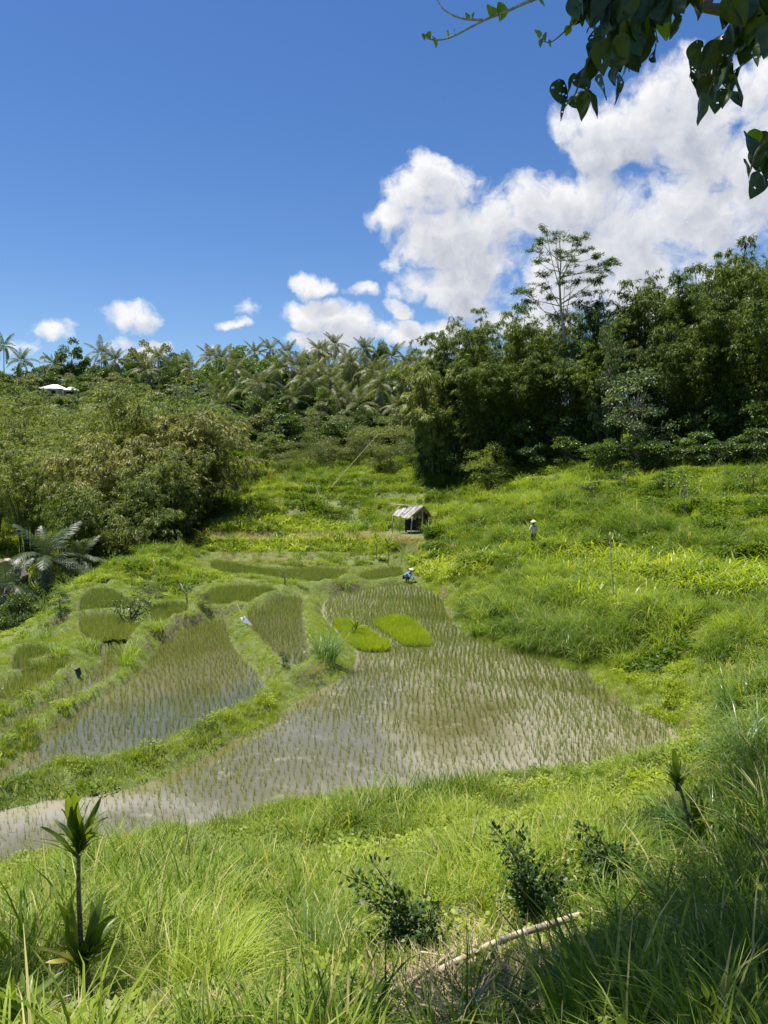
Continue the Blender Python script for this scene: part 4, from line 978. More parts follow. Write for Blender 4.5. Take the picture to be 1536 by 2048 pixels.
def tre(kind):
    if kind in TRE: return TRE[kind]
    m, h, rx, rz, n, kw = TSPEC[kind]; out = []
    for i in range(n):
        mb, lf = tree_arrays(700 + 31 * i + len(kind) * 5, h, rx, rz, **kw)
        out.append((mb.mesh('trunk', M['bark']), mesh_np('crown', *lf, M[m]), h, rx))
    TRE[kind] = out; return out
REG = []              # every plant that needs a label told apart by its place: (object, group key, px)
def plant(meshes, names, name, loc, s, sz, rz, tilt=(0, 0)):
    o = empty(name, loc); o.rotation_euler = (tilt[0], tilt[1], rz); o.scale = (s, s, sz)
    for me, nm in zip(meshes, names): link(nm, me, o)
    return o
def ordinal(n): 
    if n >= 30: return 'thirty-' + ordinal(n - 30)
    W = 'first second third fourth fifth sixth seventh eighth ninth tenth eleventh twelfth thirteenth fourteenth fifteenth sixteenth seventeenth eighteenth nineteenth twentieth'.split()
    return W[n] if n < 20 else 'twenty-' + W[n - 20] if n < 29 else 'thirtieth'
_vi = [0]
def bamboo(px, top, Y, kind, key, width=1.0):
    if kind in ('olive', 'pale') and True: top = max(top - 24, 800) if abs(px - 115) < 60 and Y > 90 else top - 24
    ms = bam(kind); _vi[0] += 1; c, f, h0 = ms[_vi[0] % len(ms)]
    x = at(px, 900, Y).x; g = Hf(x, Y); zt = at(px, top, Y).z; s = (zt - g) / (h0 * 0.86)
    o = plant((c, f), ('culms', 'foliage'), 'bamboo_clump', (x, Y, g - 0.1), (0.45 + 0.55 * s) * width, s, random.random() * 6.28)
    REG.append((o, key, px)); return o
HOUSE_PX = [(110, 771), (141, 773), (368, 769), (316, 780)]
def tree(px, top, Y, kind, key, wpx=None, name='broadleaf_tree'):
    for hx, hy in HOUSE_PX:
        if abs(px - hx) < 38 and Y < 180 and top < hy + 14: top = hy + 14; wpx = min(wpx or 60, 44)
    ms = tre(kind); _vi[0] += 1; c, f, h0, r0 = ms[_vi[0] % len(ms)]
    x = at(px, 900, Y).x; g = Hf(x, Y); zt = at(px, top, Y).z; s = max((zt - g) / h0, 0.2)
    sx = (wpx / 2 / F * Y) / r0 if wpx else s
    if any(abs(px - hx) < 38 for hx, hy in HOUSE_PX) and Y < 180: sx = min(sx, s / 0.82)
    s = max(s, sx * 0.82)
    o = plant((c, f), ('trunk', 'crown'), name, (x, Y, g - 0.1), sx, s, random.random() * 6.28)
    REG.append((o, key, px)); return o
def palm_set(key, mat, L_, **kw):
    return [frond_mesh('frond', L_, d, mat, seed=i, rise=rs, **kw) for i, (d, rs) in enumerate(((0.9, 0.9), (1.7, 0.5), (2.3, 0.1)))]
PF = palm_set('coco', M['palm'], 4.6); PFD = palm_set('dark', M['palm_dark'], 4.2, pairs=40, leaf=0.95, lw=0.065, hang=0.25)
PFG = palm_set('green', M['palm_green'], 4.6, leaf=0.9, lw=0.08, hang=0.7)
PFB = palm_set('betel', M['tree_mid'], 1.7, pairs=16, leaf=0.5, lw=0.10, hang=0.3)
TRUNKS = {}
def palm(px, crown, Y, key, fr=PF, n=20, trunk_r=0.15, bark='bark_pale', s=1.0, name='coconut_palm'):
    x = at(px, 900, Y).x; g = Hf(x, Y); zc = at(px, crown, Y).z; h = max(zc - g, 1.5)
    o = empty(name, (x, Y, g - 0.1)); mb = MB(); b = random.uniform(-0.6, 0.6)
    mb.tube([(b * (1 - i / 8) ** 2 * 0.8 - b * 0.8, 0, (h + 0.1) * i / 8) for i in range(9)], [trunk_r * (1.35 if i == 0 else 1.0 - 0.05 * i) for i in range(9)], 7)
    mb.build('trunk', M[bark], o); top = Vector((-b * 0.8, 0, h + 0.05))
    for i in range(n):
        f = i / n; az = i * 2.39996 + random.uniform(-0.25, 0.25)
        k = 0 if f < 0.35 else (1 if f < 0.75 else 2); el = math.radians(62 - 85 * f + random.uniform(-8, 8))
        q = link('frond', fr[k], o); q.location = top; q.rotation_euler = Euler((random.uniform(-0.25, 0.25), -el + 0.35, az), 'XYZ'); ss = s * random.uniform(0.85, 1.1) * (0.75 if f < 0.12 else 1); q.scale = (ss, ss, ss)
    REG.append((o, key, px)); return o

# ------------------------------------------------------------------ the hill forest
for p in [(-30,700,215,'dome'),(60,725,205,'grey'),(95,715,210,'grey'),(145,678,212,'dome'),(175,712,214,'round'),(205,720,200,'grey'),(258,716,208,'round'),(288,682,216,'grey'),(338,696,214,'dome'),(372,712,212,'round'),
          (418,726,214,'round'),(478,690,216,'round'),(505,722,210,'grey'),(545,712,214,'dome'),(618,700,216,'round'),(645,688,218,'grey'),(700,702,214,'round'),(742,696,216,'dome'),(765,692,214,'round'),(828,700,216,'dome'),(850,706,214,'round'),(885,716,212,'dome'),(930,700,210,'round')]:
    tree(p[0], p[1], p[2], p[3], 'crest', 58 if p[3] != 'round' else 46)
for i, px in enumerate(range(-60, 960, 36)): tree(px + random.uniform(-12, 12), random.uniform(728, 750), random.uniform(186, 198), ('fill', 'grey', 'round', 'dome')[i % 4], 'upper', 54)
for i, px in enumerate(range(-40, 960, 38)): tree(px + random.uniform(-14, 14), random.uniform(758, 784), random.uniform(164, 174), ('fill', 'round', 'fill', 'grey')[i % 4], 'middle', 58)
for i, px in enumerate(range(-60, 960, 40)): tree(px + random.uniform(-12, 12), random.uniform(772, 790), random.uniform(203, 222), 'under', 'crest under', 54, 'shrub')
for (px, top) in ((92,787),(110,788),(128,787),(146,788),(70,780),(305,790),(320,791),(352,785),(368,786),(386,784)): tree(px, top, 165, 'under', 'crest under', 30, 'shrub')
for px in (-20,30,58,84,112,150,178,205,240,290,318,345,372,400): tree(px, random.uniform(770, 778), random.uniform(196, 202), 'under', 'crest under', 46, 'shrub')
for i, px in enumerate(range(-40, 430, 40)): tree(px + random.uniform(-14, 14), random.uniform(780, 806), random.uniform(138, 150), ('grey', 'fill', 'round')[i % 3], 'lower', 62)
for i, px in enumerate(range(400, 940, 44)): tree(px + random.uniform(-14, 14), random.uniform(828, 846), random.uniform(122, 130), ('fill', 'under', 'fill')[i % 3], 'hill foot', 84)
for i, px in enumerate(range(400, 900, 40)): tree(px + random.uniform(-14, 14), random.uniform(790, 816), random.uniform(140, 148), ('fill', 'fill', 'round')[i % 3], 'lower', 60)
tree(440, 770, 150, 'dome', 'lower', 90); tree(505, 735, 165, 'dome', 'middle', 110); tree(545, 745, 160, 'dome', 'middle', 90)
for (px, cy, Y) in [(12,692,190),(48,722,186),(108,728,196),(203,708,200),(236,722,176),(322,716,178),(300,742,170),(352,735,176),(392,742,172),(425,716,198),(440,722,188),(468,722,198),(510,706,205),(540,700,208),
                    (592,736,158),(575,706,204),(650,706,200),(668,690,206),(655,748,160),(690,716,195),(728,700,204),(705,764,150),(735,776,146),(768,792,140),(690,792,142),(640,772,148),(812,728,176),(800,760,160),(785,716,196),(822,806,132),(855,742,170),(875,728,186),(466,790,132),(437,778,138)]:
    palm(px, cy, Y, 'coconut', random.choice((PF, PF, PFG)), random.choice((14, 18, 22)), s=random.uniform(0.85, 1.3))
palm(565, 792, 124, 'betel', PFB, 10, 0.07, s=1.0, name='betel_palm'); palm(585, 780, 126, 'betel', PFB, 10, 0.07, s=1.1, name='betel_palm'); palm(800, 800, 128, 'betel', PFB, 9, 0.07, name='betel_palm')
palm(572, 872, 106, 'foot palm', PF, 9, 0.12, s=0.6, name='young_palm')
tree(512, 800, 108, 'clove', 'foot', 92); tree(548, 872, 100, 'clove', 'foot', 66); tree(645, 778, 116, 'clove', 'foot', 60); tree(700, 905, 96, 'greyshrub', 'scrub', 60, 'shrub')
for i, (px, top, Y, w) in enumerate([(600,880,104,70),(640,885,100,80),(690,870,106,70),(740,880,100,90),(790,862,108,80),(840,868,104,90),(880,880,98,70),(905,895,92,60),(620,905,94,60),(760,905,92,70),(820,900,92,70),(860,905,88,50),(575,925,92,60),(560,900,100,70),(660,905,96,70),(720,890,104,80),(800,885,102,80),(780,912,90,60),(840,892,94,70),(930,905,86,50),(520,905,98,60),(610,862,112,80),(700,858,112,80),(780,852,112,80),(850,858,110,80),(900,866,104,70)]):
    tree(px, top - 22, Y, 'greyshrub', 'scrub', w * 1.1, 'shrub')
for i, (px, top, Y) in enumerate([(440,830,122),(480,845,118),(600,845,122),(680,850,120),(740,850,120),(790,852,118),(850,850,120),(890,860,116)]): tree(px, top, Y, 'under', 'under hill', 70, 'shrub')

for i, px in enumerate(range(425, 900, 34)): tree(px + random.uniform(-10, 10), random.uniform(836, 866), random.uniform(104, 114), ('round', 'grey', 'fill', 'grey', 'dome')[i % 5], 'slope foot', 74)
for (px, cy, Y) in [(445,812,118),(525,770,124),(610,760,126),(675,800,120),(722,812,118),(760,770,124),(850,800,116),(895,770,122),(640,700,170),(700,740,150),(470,745,140),(550,742,140),(585,800,124),(635,742,138),(665,758,134),(705,726,142),(745,745,136),(775,760,132),(815,770,130),(835,738,138),(700,800,122),(790,815,118),(500,790,130),(430,795,132)]: palm(px, cy, Y, 'coconut', s=random.uniform(0.8, 1.0))
for (px, top, Y, w) in [(842,850,86,60),(868,860,84,60),(892,850,82,60),(905,880,81,60)]: tree(px, top, Y, 'under', 'bank foot', w, 'shrub')
# ------------------------------------------------------------------ bamboo groves
for p in [(-90,760,104,'olive'),(20,772,102,'olive'),(95,796,100,'olive'),(165,792,98,'olive'),(235,784,97,'olive'),(300,798,95,'olive'),(355,808,93,'olive'),(392,832,91,'olive'),(-60,800,92,'olive'),(60,815,90,'olive'),(150,830,88,'olive'),
          (-20,880,80,'olive'),(55,890,78,'olive'),(130,880,78,'olive'),(205,870,80,'dark')]: bamboo(*p, 'left grove', 1.0)
for p in [(255,790,82,'olive'),(315,778,82,'olive'),(368,800,82,'olive'),(275,850,77,'pale'),(340,830,78,'pale'),(215,905,75,'pale')]: bamboo(*p, 'left front', 1.0)
for p in [(300,925,69,'dark'),(355,905,71,'olive'),(245,940,67,'olive'),(185,960,66,'dark'),(375,870,78,'pale')]: bamboo(*p, 'left foot', 0.95)
for p in [(905,705,86,'dark'),(935,612,84,'dark'),(990,604,86,'dark'),(1045,598,84,'dark'),(1100,628,86,'dark'),(1160,598,82,'dark'),(1225,556,82,'dark'),(1290,532,80,'dark'),(1345,556,78,'dark'),(1400,508,77,'dark'),(1465,478,76,'dark'),(1525,440,74,'dark'),(1600,430,73,'dark'),(1660,450,72,'dark')]: bamboo(*p, 'right back', 1.0)
for p in [(870,720,84,'small'),(885,765,82,'small'),(950,705,79,'dark'),(1010,690,79,'dark'),(1065,690,78,'dark'),(1140,680,77,'dark'),(1205,640,75,'dark'),(1330,650,72,'dark'),(1390,600,71,'dark'),(1450,560,69,'dark'),(1530,540,67,'dark')]: bamboo(*p, 'right front', 0.95)
for i, (px, top, Y, w) in enumerate([(930,800,82,90),(985,810,80,100),(1040,800,79,100),(1095,810,78,100),(1150,800,77,100),(1205,805,75,100),(1300,810,73,110),(1360,800,72,110),(1420,790,70,120),(1480,780,68,120),(1545,770,66,130)]):
    tree(px, top, Y, 'under', 'under right', w, 'shrub')
for (px, top, Y, w) in [(20,1150,60,90),(75,1165,56,90),(140,1135,62,90),(190,1120,64,80),(235,1095,68,70),(120,1175,53,70),(30,1185,50,90),(-30,1170,54,90),(170,1150,57,60)]: tree(px, top, Y, 'under', 'gully', w, 'shrub')
tree(1272, 738, 68.5, 'silver', 'silver', 135); tree(1215, 650, 73, 'silver', 'silver', 70)
for (px, top, Y, w) in [(1215,868,69,90),(1275,880,67,100),(1330,875,66.5,90),(1390,880,66,100),(1450,872,64,100),(1510,868,62.5,110),(950,880,79,90),(1010,885,78,90),(1070,888,76,90),(1130,885,74,90)]: tree(px, top, Y, 'under', 'bank foot', w, 'shrub')
# the tall open tree above the bamboo
def tall_tree():
    Y = 79.0; W = lambda a, b, dy=0: np.array(at(a, b, Y + dy)); r = np.random.default_rng(5)
    base = W(1152, 880); gx, gy = base[0], base[1]; base[2] = Hf(gx, gy) - 0.1
    o = empty('albizia_tree', tuple(base)); sub = lambda p: p - base
    mb = MB(); tr = [base, W(1150, 840), W(1142, 770), W(1132, 700), W(1122, 620), W(1119, 570), W(1122, 520), W(1118, 470)]
    mb.tube([sub(p) for p in tr], [0.30, 0.26, 0.22, 0.18, 0.13, 0.10, 0.06, 0.03], 7, False); mb.build('trunk', M['bark_pale'], o)
    tips = [(1080,478,-1),(1110,462,1),(1090,455,0),(1150,470,-1),(1168,462,1),(1065,494,1.5),(1200,512,0),(1225,516,-1),(1238,522,1),(1180,536,2),(1205,548,-1),(1140,500,2),(1052,578,0),(1025,576,1),(1078,566,-1.5),
            (1095,588,0),(1160,560,-1),(1130,545,-2),(1075,520,-2),(1185,495,2),(1110,500,-1),(1170,585,1),(1085,540,1),(1060,600,0),(1150,520,-2),(1216,532,0)]
    lb = MB(); C, D, Nn = [], [], []
    for (a, b, dy) in tips:
        tip = W(a, b, dy * 1.2); k = 4.0 + 2.4 * r.random() if b < 545 else 3.2 + 1.4 * r.random()
        i = int(k); st = tr[i] * (1 - (k - i)) + tr[min(i + 1, 7)] * (k - i)
        if st[2] > tip[2] - 0.4: st = tr[4] * 0.5 + tr[3] * 0.5
        mid = st * 0.45 + tip * 0.55; mid = np.array([mid[0], mid[1], mid[2]]) + np.array([0, 0, -0.35])
        lb.tube([sub(st), sub(mid), sub(tip)], [0.055, 0.035, 0.012], 4, False)
        for s in range(7):
            t = 0.55 + 0.45 * r.random(); p = mid * (1 - t) + tip * t; az = r.random() * 6.283
            e = p + np.array([math.cos(az), math.sin(az), 0.15 * r.normal()]) * r.uniform(0.4, 1.25)
            lb.tube([sub(p), sub(e)], [0.014, 0.005], 3, False)
            n = 70; q = p + (e - p) * np.sqrt(r.random((n, 1))) + r.normal(0, 0.16, (n, 3)) * np.array([1, 1, 0.5])
            C.append(q - base); D.append(unit(n, r) * np.array([1, 1, 0.4])); Nn.append(np.array([0, 0, 1.0]) + 0.4 * unit(n, r))
    lb.build('branches', M['bark_pale'], o); C, D, Nn = map(np.concatenate, (C, D, Nn))
    link('crown', mesh_np('crown', *leaf_quads(C, D, Nn, 0.24, 0.085, 0.03), M['albizia']), o)
    tag(o, 'tall slender open-crowned tree rising against the clouds above the bamboo', 'tree')
tall_tree()

# palms in the gully
def low_palm(px, cy, Y, s, label, lean, n, cat='palm'):
    o = palm(px, cy, Y, None, PFD, n, 0.17, 'bark', s, 'gully_palm'); REG.pop(); tag(o, label, cat, 'palms in the shaded gully'); return o
low_palm(82, 1118, 58, 1.0, 'large dark feathery palm at the foot of the olive bamboo grove', 0, 20)
low_palm(168, 1118, 60, 0.62, 'small green palm half behind the large dark palm beside the gully', 0, 14)
low_palm(6, 1175, 54, 0.8, 'dark palm low in the gully at the very edge of view', 0, 12)

# labels for the woods: each by the row it stands in and its place along it
def finish_labels():
    info = {'crest': ('tree on the wooded hill crest against the sky', 'tree', 'trees on the hill crest'),
            'upper': ('tree in the row just below the hill crest', 'tree', 'trees on the upper hillside'),
            'middle': ('tree halfway up the wooded hill between the palms', 'tree', 'trees on the middle hillside'),
            'lower': ('dark tree low on the hill behind the palm trunks', 'tree', 'trees on the lower hillside'),
            'coconut': ('coconut palm on the wooded hill', 'palm', 'coconut palms on the hill'),
            'betel': ('slim pale-stemmed betel palm at the foot of the hill', 'palm', 'betel palms at the foot of the hill'),
            'foot palm': ('short young palm beside the round bushy tree at the foot of the hill', 'palm', None),
            'foot': ('dense leafy tree at the foot of the hill', 'tree', 'dense trees at the foot of the hill'),
            'scrub': ('grey-green shrub in the scrub behind the terraces', 'shrub', 'shrubs in the scrub behind the terraces'),
            'under hill': ('dark low shrub under the palms', 'shrub', 'shrubs under the palms'),
            'crest under': ('low dark shrub under the trees of the hill crest', 'shrub', 'shrubs along the hill crest'),
            'hill foot': ('dark leafy tree at the foot of the palm-covered hill', 'tree', 'trees along the foot of the hill'),
            'slope foot': ('leafy tree where the hill slope meets the scrub', 'tree', 'trees where the hill meets the scrub'),
            'left grove': ('olive bamboo clump in the grove beyond the gully', 'bamboo', 'bamboo clumps beyond the gully'),
            'left front': ('arching bamboo clump at the front of the olive grove', 'bamboo', 'front bamboo clumps beyond the gully'),
            'left foot': ('low bamboo clump on the gully edge of the olive grove', 'bamboo', 'low bamboo clumps on the gully edge'),
            'right back': ('tall dark bamboo clump on the skyline of the bank', 'bamboo', 'tall bamboo clumps on the bank'),
            'right front': ('dark bamboo clump at the front of the bank grove', 'bamboo', 'front bamboo clumps on the bank'),
            'under right': ('low dark shrub under the bank bamboo', 'shrub', 'shrubs under the bank bamboo'),
            'gully': ('dark shrub crowding the shaded gully', 'shrub', 'shrubs in the shaded gully'),
            'bank foot': ('low dark bush on the bank edge in front of the bamboo', 'shrub', 'bushes on the bank edge'),
            'silver': ('pale shiny-leaved tree in front of the dark bamboo', 'tree', 'pale-leaved trees by the bank bamboo')}
    for key in {k for _, k, _ in REG}:
        it = sorted([(px, o) for o, k, px in REG if k == key], key=lambda t: t[0]); lab, cat, grp = info[key]
        for i, (px, o) in enumerate(it):
            o['category'] = cat
            if len(it) == 1: o['label'] = lab
            else: o['label'] = '%s, %s from the left' % (lab, ordinal(i)) if i <= len(it) / 2 else '%s, %s from the right' % (lab, ordinal(len(it) - 1 - i)) if len(it) - 1 - i else lab + ', last on the right'
            if grp and len(it) > 1: o['group'] = grp
finish_labels()

# ------------------------------------------------------------------ houses on the hill
def house(px, py, Y, w, d, hw, hr, rot, label):
    k_ = Y / 118; w *= k_; d *= k_; hr *= k_; hw *= 1.3; c = at(px, py, Y); o = empty('hill_house', (c.x, c.y, c.z - hr - hw), rot)
    drop = max(c.z - hr - hw - Hf(c.x, c.y), 0) + 0.4
    m = MB(); m.box((0, 0, (hw - drop) / 2), (w, d, hw + drop)); wl = m.build('wall', M['wall_plaster'], o, False)
    m = MB(); e = 0.5; a, b = w / 2 + e, d / 2 + e; r_ = w / 2 - d / 2 if w > d else 0.3
    m.add([(-a, -b, hw), (a, -b, hw), (a, b, hw), (-a, b, hw), (-r_, 0, hw + hr), (r_, 0, hw + hr)], [(0, 1, 5, 4), (1, 2, 5), (2, 3, 4, 5), (3, 0, 4), (3, 2, 1, 0)])
    m.build('roof', M['roof_pale'], o, False)
    for x in (-w * 0.28, w * 0.05):
        m = MB(); m.box((x, -d / 2 - 0.02, hw * 0.58), (0.9, 0.06, 0.9)); wn = m.build('window', M['dark_inside'], o, False)
        m = MB(); m.box((x, -d / 2 - 0.04, hw * 0.58 - 0.5), (1.1, 0.12, 0.08)); m.build('sill', M['wall_plaster'], wn, False)
    m = MB(); m.box((w * 0.33, -d / 2 - 0.02, 1.0), (0.9, 0.06, 2.0)); m.build('door', M['old_wood'], o, False)
    tag(o, label, 'house', 'houses on the hill')
house(110, 769, 177, 3.4, 2.6, 1.6, 0.75, 0.1, 'white-roofed house half hidden by bamboo on the wooded hill')
house(143, 774, 176, 1.6, 1.6, 1.4, 0.55, 0.3, 'small pale-roofed shed standing just beside the white-roofed house')
house(368, 771, 177, 2.6, 2.0, 1.6, 0.5, -0.1, 'pale low house roof between the palms above the bamboo')
house(316, 784, 176, 1.7, 1.4, 1.2, 0.4, 0.2, 'tiny pale roof peeping out of the bamboo tops')

# ------------------------------------------------------------------ the field hut
def hut():
    g = HUT
    o = empty('field_hut', tuple(g)); P = lambda a, b, dy=0.0: at(a, b, g.y + dy) - g
    def post(a, b, c, d, dy, r, mat='old_wood', nm='post'):
        m = MB(); p, q = P(a, b, dy), P(c, d, dy); m.tube([q + Vector((0, 0, -0.3)), (p + q) / 2 + Vector((0.01, 0, 0)), p], [r, r * 0.95, r * 0.85], 7); m.build(nm, M[mat], o)
    post(785, 1031, 785, 1063, 0.7, 0.035); post(798, 1033, 799, 1058, 1.7, 0.03)
    post(824, 1034, 821, 1072, -0.3, 0.055, 'dry_cane'); post(845, 1017, 843, 1062, 0.9, 0.060, 'dry_cane'); post(862, 1030, 862, 1060, 2.2, 0.035)
    # roof of corrugated sheets, a gap torn near the ridge
    TL, TR, BR, BL = P(802, 1010, 1.6), P(847, 1012, 1.0), P(817, 1037, -0.5), P(785, 1030, 0.3)
    n = 5
    for i in range(n):
        u0, u1 = i / n, (i + 1) / n + 0.02; v = []; f = []; kx = 9; ky = 6
        t0 = 0.0; t1 = 1.0 + 0.05 * math.sin(i * 2.3)
        if i == 0: t0 = 0.42
        if i == 1: t0 = 0.28
        nrm = (TR - TL).cross(BL - TL).normalized(); nrm = nrm if nrm.z > 0 else -nrm
        for b in range(ky + 1):
            for a in range(kx + 1):
                u = u0 + (u1 - u0) * a / kx; t = t0 + (t1 - t0) * b / ky
                if i < 2 and b == 0: t += 0.07 * math.sin(a * 1.9 + i)
                if b == ky: t += 0.03 * math.sin(a * 2.7 + i * 1.3)
                p = (TL * (1 - u) + TR * u) * (1 - t) + (BL * (1 - u) + BR * u) * t
                v.append(p + nrm * (0.022 * math.cos(a / kx * 8 * math.pi) + 0.012 * i + 0.02 * math.sin(i * 1.7)))
        for b in range(ky):
            for a in range(kx): q = b * (kx + 1) + a; f.append((q, q + 1, q + kx + 2, q + kx + 1))
        m = MB(); m.add(v, f); m.build('roof_sheet', M['tin'] if i % 2 else M['tin_dirty'], o)
    m = MB(); m.tube([TL - Vector((0.05, 0, 0.03)), P(785, 1028, 0.5)], [0.03, 0.03], 5); m.build('rafter', M['old_wood'], o)
    m = MB(); m.tube([TR + Vector((0, 0, -0.06)), BR + Vector((0.05, 0, -0.07))], [0.03, 0.03], 5); m.build('rafter', M['old_wood'], o)
    m = MB(); m.tube([P(781, 1008, 1.7), P(849, 1013, 0.9)], [0.028, 0.035], 6); m.build('ridge_pole', M['dry_cane'], o)
    m = MB(); a, b, c, d = P(803, 1012, 1.75), P(849, 1013, 1.1), P(866, 1034, 2.6), P(812, 1030, 3.2)
    dn = Vector((0, 0, -0.05)); m.add([a, b, c, d, a + dn, b + dn, c + dn, d + dn], [(0, 1, 2, 3), (7, 6, 5, 4), (0, 4, 5, 1), (1, 5, 6, 2), (2, 6, 7, 3), (3, 7, 4, 0)]); m.build('back_roof', M['old_wood'], o, False)
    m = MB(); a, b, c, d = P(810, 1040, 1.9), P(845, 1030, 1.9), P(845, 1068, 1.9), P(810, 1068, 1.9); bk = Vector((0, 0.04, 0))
    m.add([a, b, c, d, a + bk, b + bk, c + bk, d + bk], [(0, 1, 2, 3), (7, 6, 5, 4), (0, 4, 5, 1), (1, 5, 6, 2), (2, 6, 7, 3), (3, 7, 4, 0)]); m.build('back_shade_sheet', M['dark_inside'], o, False)  # dark sheet added to paint the shade at the back of the hut
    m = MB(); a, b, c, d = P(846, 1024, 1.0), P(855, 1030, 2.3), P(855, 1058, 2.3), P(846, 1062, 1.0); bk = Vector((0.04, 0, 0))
    m.add([a, b, c, d, a + bk, b + bk, c + bk, d + bk], [(0, 1, 2, 3), (7, 6, 5, 4), (0, 4, 5, 1), (1, 5, 6, 2), (2, 6, 7, 3), (3, 7, 4, 0)]); m.build('side_shade_sheet', M['dark_inside'], o, False)  # second dark sheet, painting the shaded inside at the hut's side
    m = MB(); c = (P(812, 1063, 1.0) + P(842, 1063, 1.0)) / 2; m.box(c, (1.15, 1.3, 0.06)); m.build('platform', M['old_wood'], o, False)
    tag(o, 'small open field hut with torn pale corrugated roof and dark inside', 'hut')
    for (px, py, dy, lb) in ((829, 1036, 0.25, 'pale woven disc hanging under the hut roof beside the middle post'), (839, 1034, 0.5, 'pale woven disc hanging under the hut roof beside the cane corner post')):
        w = empty('hanging_basket', tuple(at(px, py, g.y + dy)))
        m = MB(); k = 16; ring = [(0.16 * math.cos(j * math.tau / k), 0, 0.19 * math.sin(j * math.tau / k)) for j in range(k)]
        m.add([(0, -0.08, 0)] + ring + [(0, 0.03, 0)], [(0, 1 + (j + 1) % k, 1 + j) for j in range(k)] + [(k + 1, 1 + j, 1 + (j + 1) % k) for j in range(k)]); m.build('tray', M['woven'], w)
        m = MB(); m.tube([(0, 0, 0.18), (0, 0.02, 0.45)], 0.008, 4); m.build('cord', M['twig'], w); tag(w, lb, 'basket', 'woven discs hanging in the hut')
hut()

# ------------------------------------------------------------------ people
def skinned(name, joints, edges, mat, parent, root=0, sub=2):
    me = bpy.data.meshes.new(name); me.from_pydata([j[0] for j in joints], edges, [])
    o = link(name, me, parent); me.materials.append(mat)
    md = o.modifiers.new('skin', 'SKIN'); md.use_smooth_shade = True; sd = me.skin_vertices[0].data if me.skin_vertices else None
    if sd is None:
        import bmesh as _b
        bm = _b.new(); bm.from_mesh(me); bm.verts.layers.skin.verify(); bm.to_mesh(me); bm.free(); sd = me.skin_vertices[0].data
    for i, j in enumerate(joints):
        sd[i].radius = (j[1], j[2] if len(j) > 2 else j[1]); sd[i].use_root = (i == root)
    s = o.modifiers.new('sub', 'SUBSURF'); s.levels = sub; s.render_levels = sub
    return o
def hand_chain(J, E, wrist, palm_dir, side, start):
    """palm and five fingers grown from the wrist vertex index start"""
    d = Vector(palm_dir).normalized(); s = Vector(side).normalized(); w = Vector(wrist); curl = d.cross(s).normalized()
    J.append((w + d * 0.05, 0.034, 0.018)); p = len(J) - 1; E.append((start, p))
    for k, (off, ln) in enumerate(((-0.028, 0.062), (-0.010, 0.074), (0.010, 0.070), (0.027, 0.055))):
        a = w + d * 0.085 + s * off; b = a + d * ln * 0.55 + curl * 0.008; c = b + d * ln * 0.38 + curl * 0.022; i = len(J)
        J += [(a, 0.009), (b, 0.0085), (c, 0.007)]; E += [(p, i), (i, i + 1), (i + 1, i + 2)]
    i = len(J); a = w + d * 0.035 + s * -0.04; b = a + d * 0.045 - s * 0.012 + curl * 0.01; J += [(a, 0.011), (b, 0.009)]; E += [(p, i), (i, i + 1)]
def hat(parent, loc, tilt, r=0.22, h=0.15):
    m = MB(); k = 20; prof = [(0.0, h), (0.05, h * 0.88), (0.12, h * 0.52), (r, 0), (r * 0.99, -0.012), (0.11, h * 0.45), (0.0, h * 0.9)]
    vs = [(0, 0, prof[0][1])]; 
    for (q, z) in prof[1:-1]: vs += [(q * math.cos(j * math.tau / k), q * math.sin(j * math.tau / k), z) for j in range(k)]
    vs.append((0, 0, prof[-1][1])); fs = [(0, 1 + j, 1 + (j + 1) % k) for j in range(k)]
    for a in range(len(prof) - 3):
        b = 1 + a * k; fs += [(b + j, b + k + j, b + k + (j + 1) % k, b + (j + 1) % k) for j in range(k)]
    b = 1 + (len(prof) - 3) * k; fs += [(b + j, len(vs) - 1, b + (j + 1) % k) for j in range(k)]
    m.add(vs, fs); o = m.build('hat', M['hat_straw'], parent); o.location = loc; o.rotation_euler = tilt; return o
def person(name, loc, rz, J, E, clothes, hat_at, hat_tilt, label, face_dir, head, scale=1.0):
    o = empty(name, loc, rz); o.scale = (scale,) * 3
    skinned('body', J, E, M['skin'], o)
    for nm, CJ, CE, mt in clothes: skinned(nm, CJ, CE, M[mt], o)
    hd = Vector(head); f = Vector(face_dir).normalized(); s = f.cross(Vector((0, 0, 1))).normalized(); up = s.cross(f)
    m = MB()
    for sg in (-1, 1): m.tube([hd + f * 0.082 + s * 0.030 * sg + up * 0.012, hd + f * 0.092 + s * 0.030 * sg + up * 0.012], [0.011, 0.006], 6)
    m.build('eyes', M['hair'], o)
    m = MB(); m.tube([hd + f * 0.085 + up * 0.005, hd + f * 0.108 - up * 0.018, hd + f * 0.09 - up * 0.028], [0.008, 0.014, 0.010], 6); m.build('nose', M['skin'], o)
    m = MB(); m.tube([hd + f * 0.086 - up * 0.05 - s * 0.022, hd + f * 0.094 - up * 0.052, hd + f * 0.086 - up * 0.05 + s * 0.022], [0.004, 0.008, 0.004], 5); m.build('mouth', M['red_leaf'], o)
    m = MB()
    for sg in (-1, 1): m.tube([hd + s * 0.078 * sg - up * 0.025, hd + s * 0.088 * sg, hd + s * 0.084 * sg + up * 0.02], [0.008, 0.016, 0.010], 6)
    m.build('ears', M['skin'], o)
    J2 = [(hd - f * 0.015 + up * 0.02, 0.094, 0.094), (hd - f * 0.05 - up * 0.045, 0.068, 0.06)]; skinned('hair', J2, [(0, 1)], M['hair'], o)
    hat(o, hat_at, hat_tilt); tag(o, label, 'person'); return o
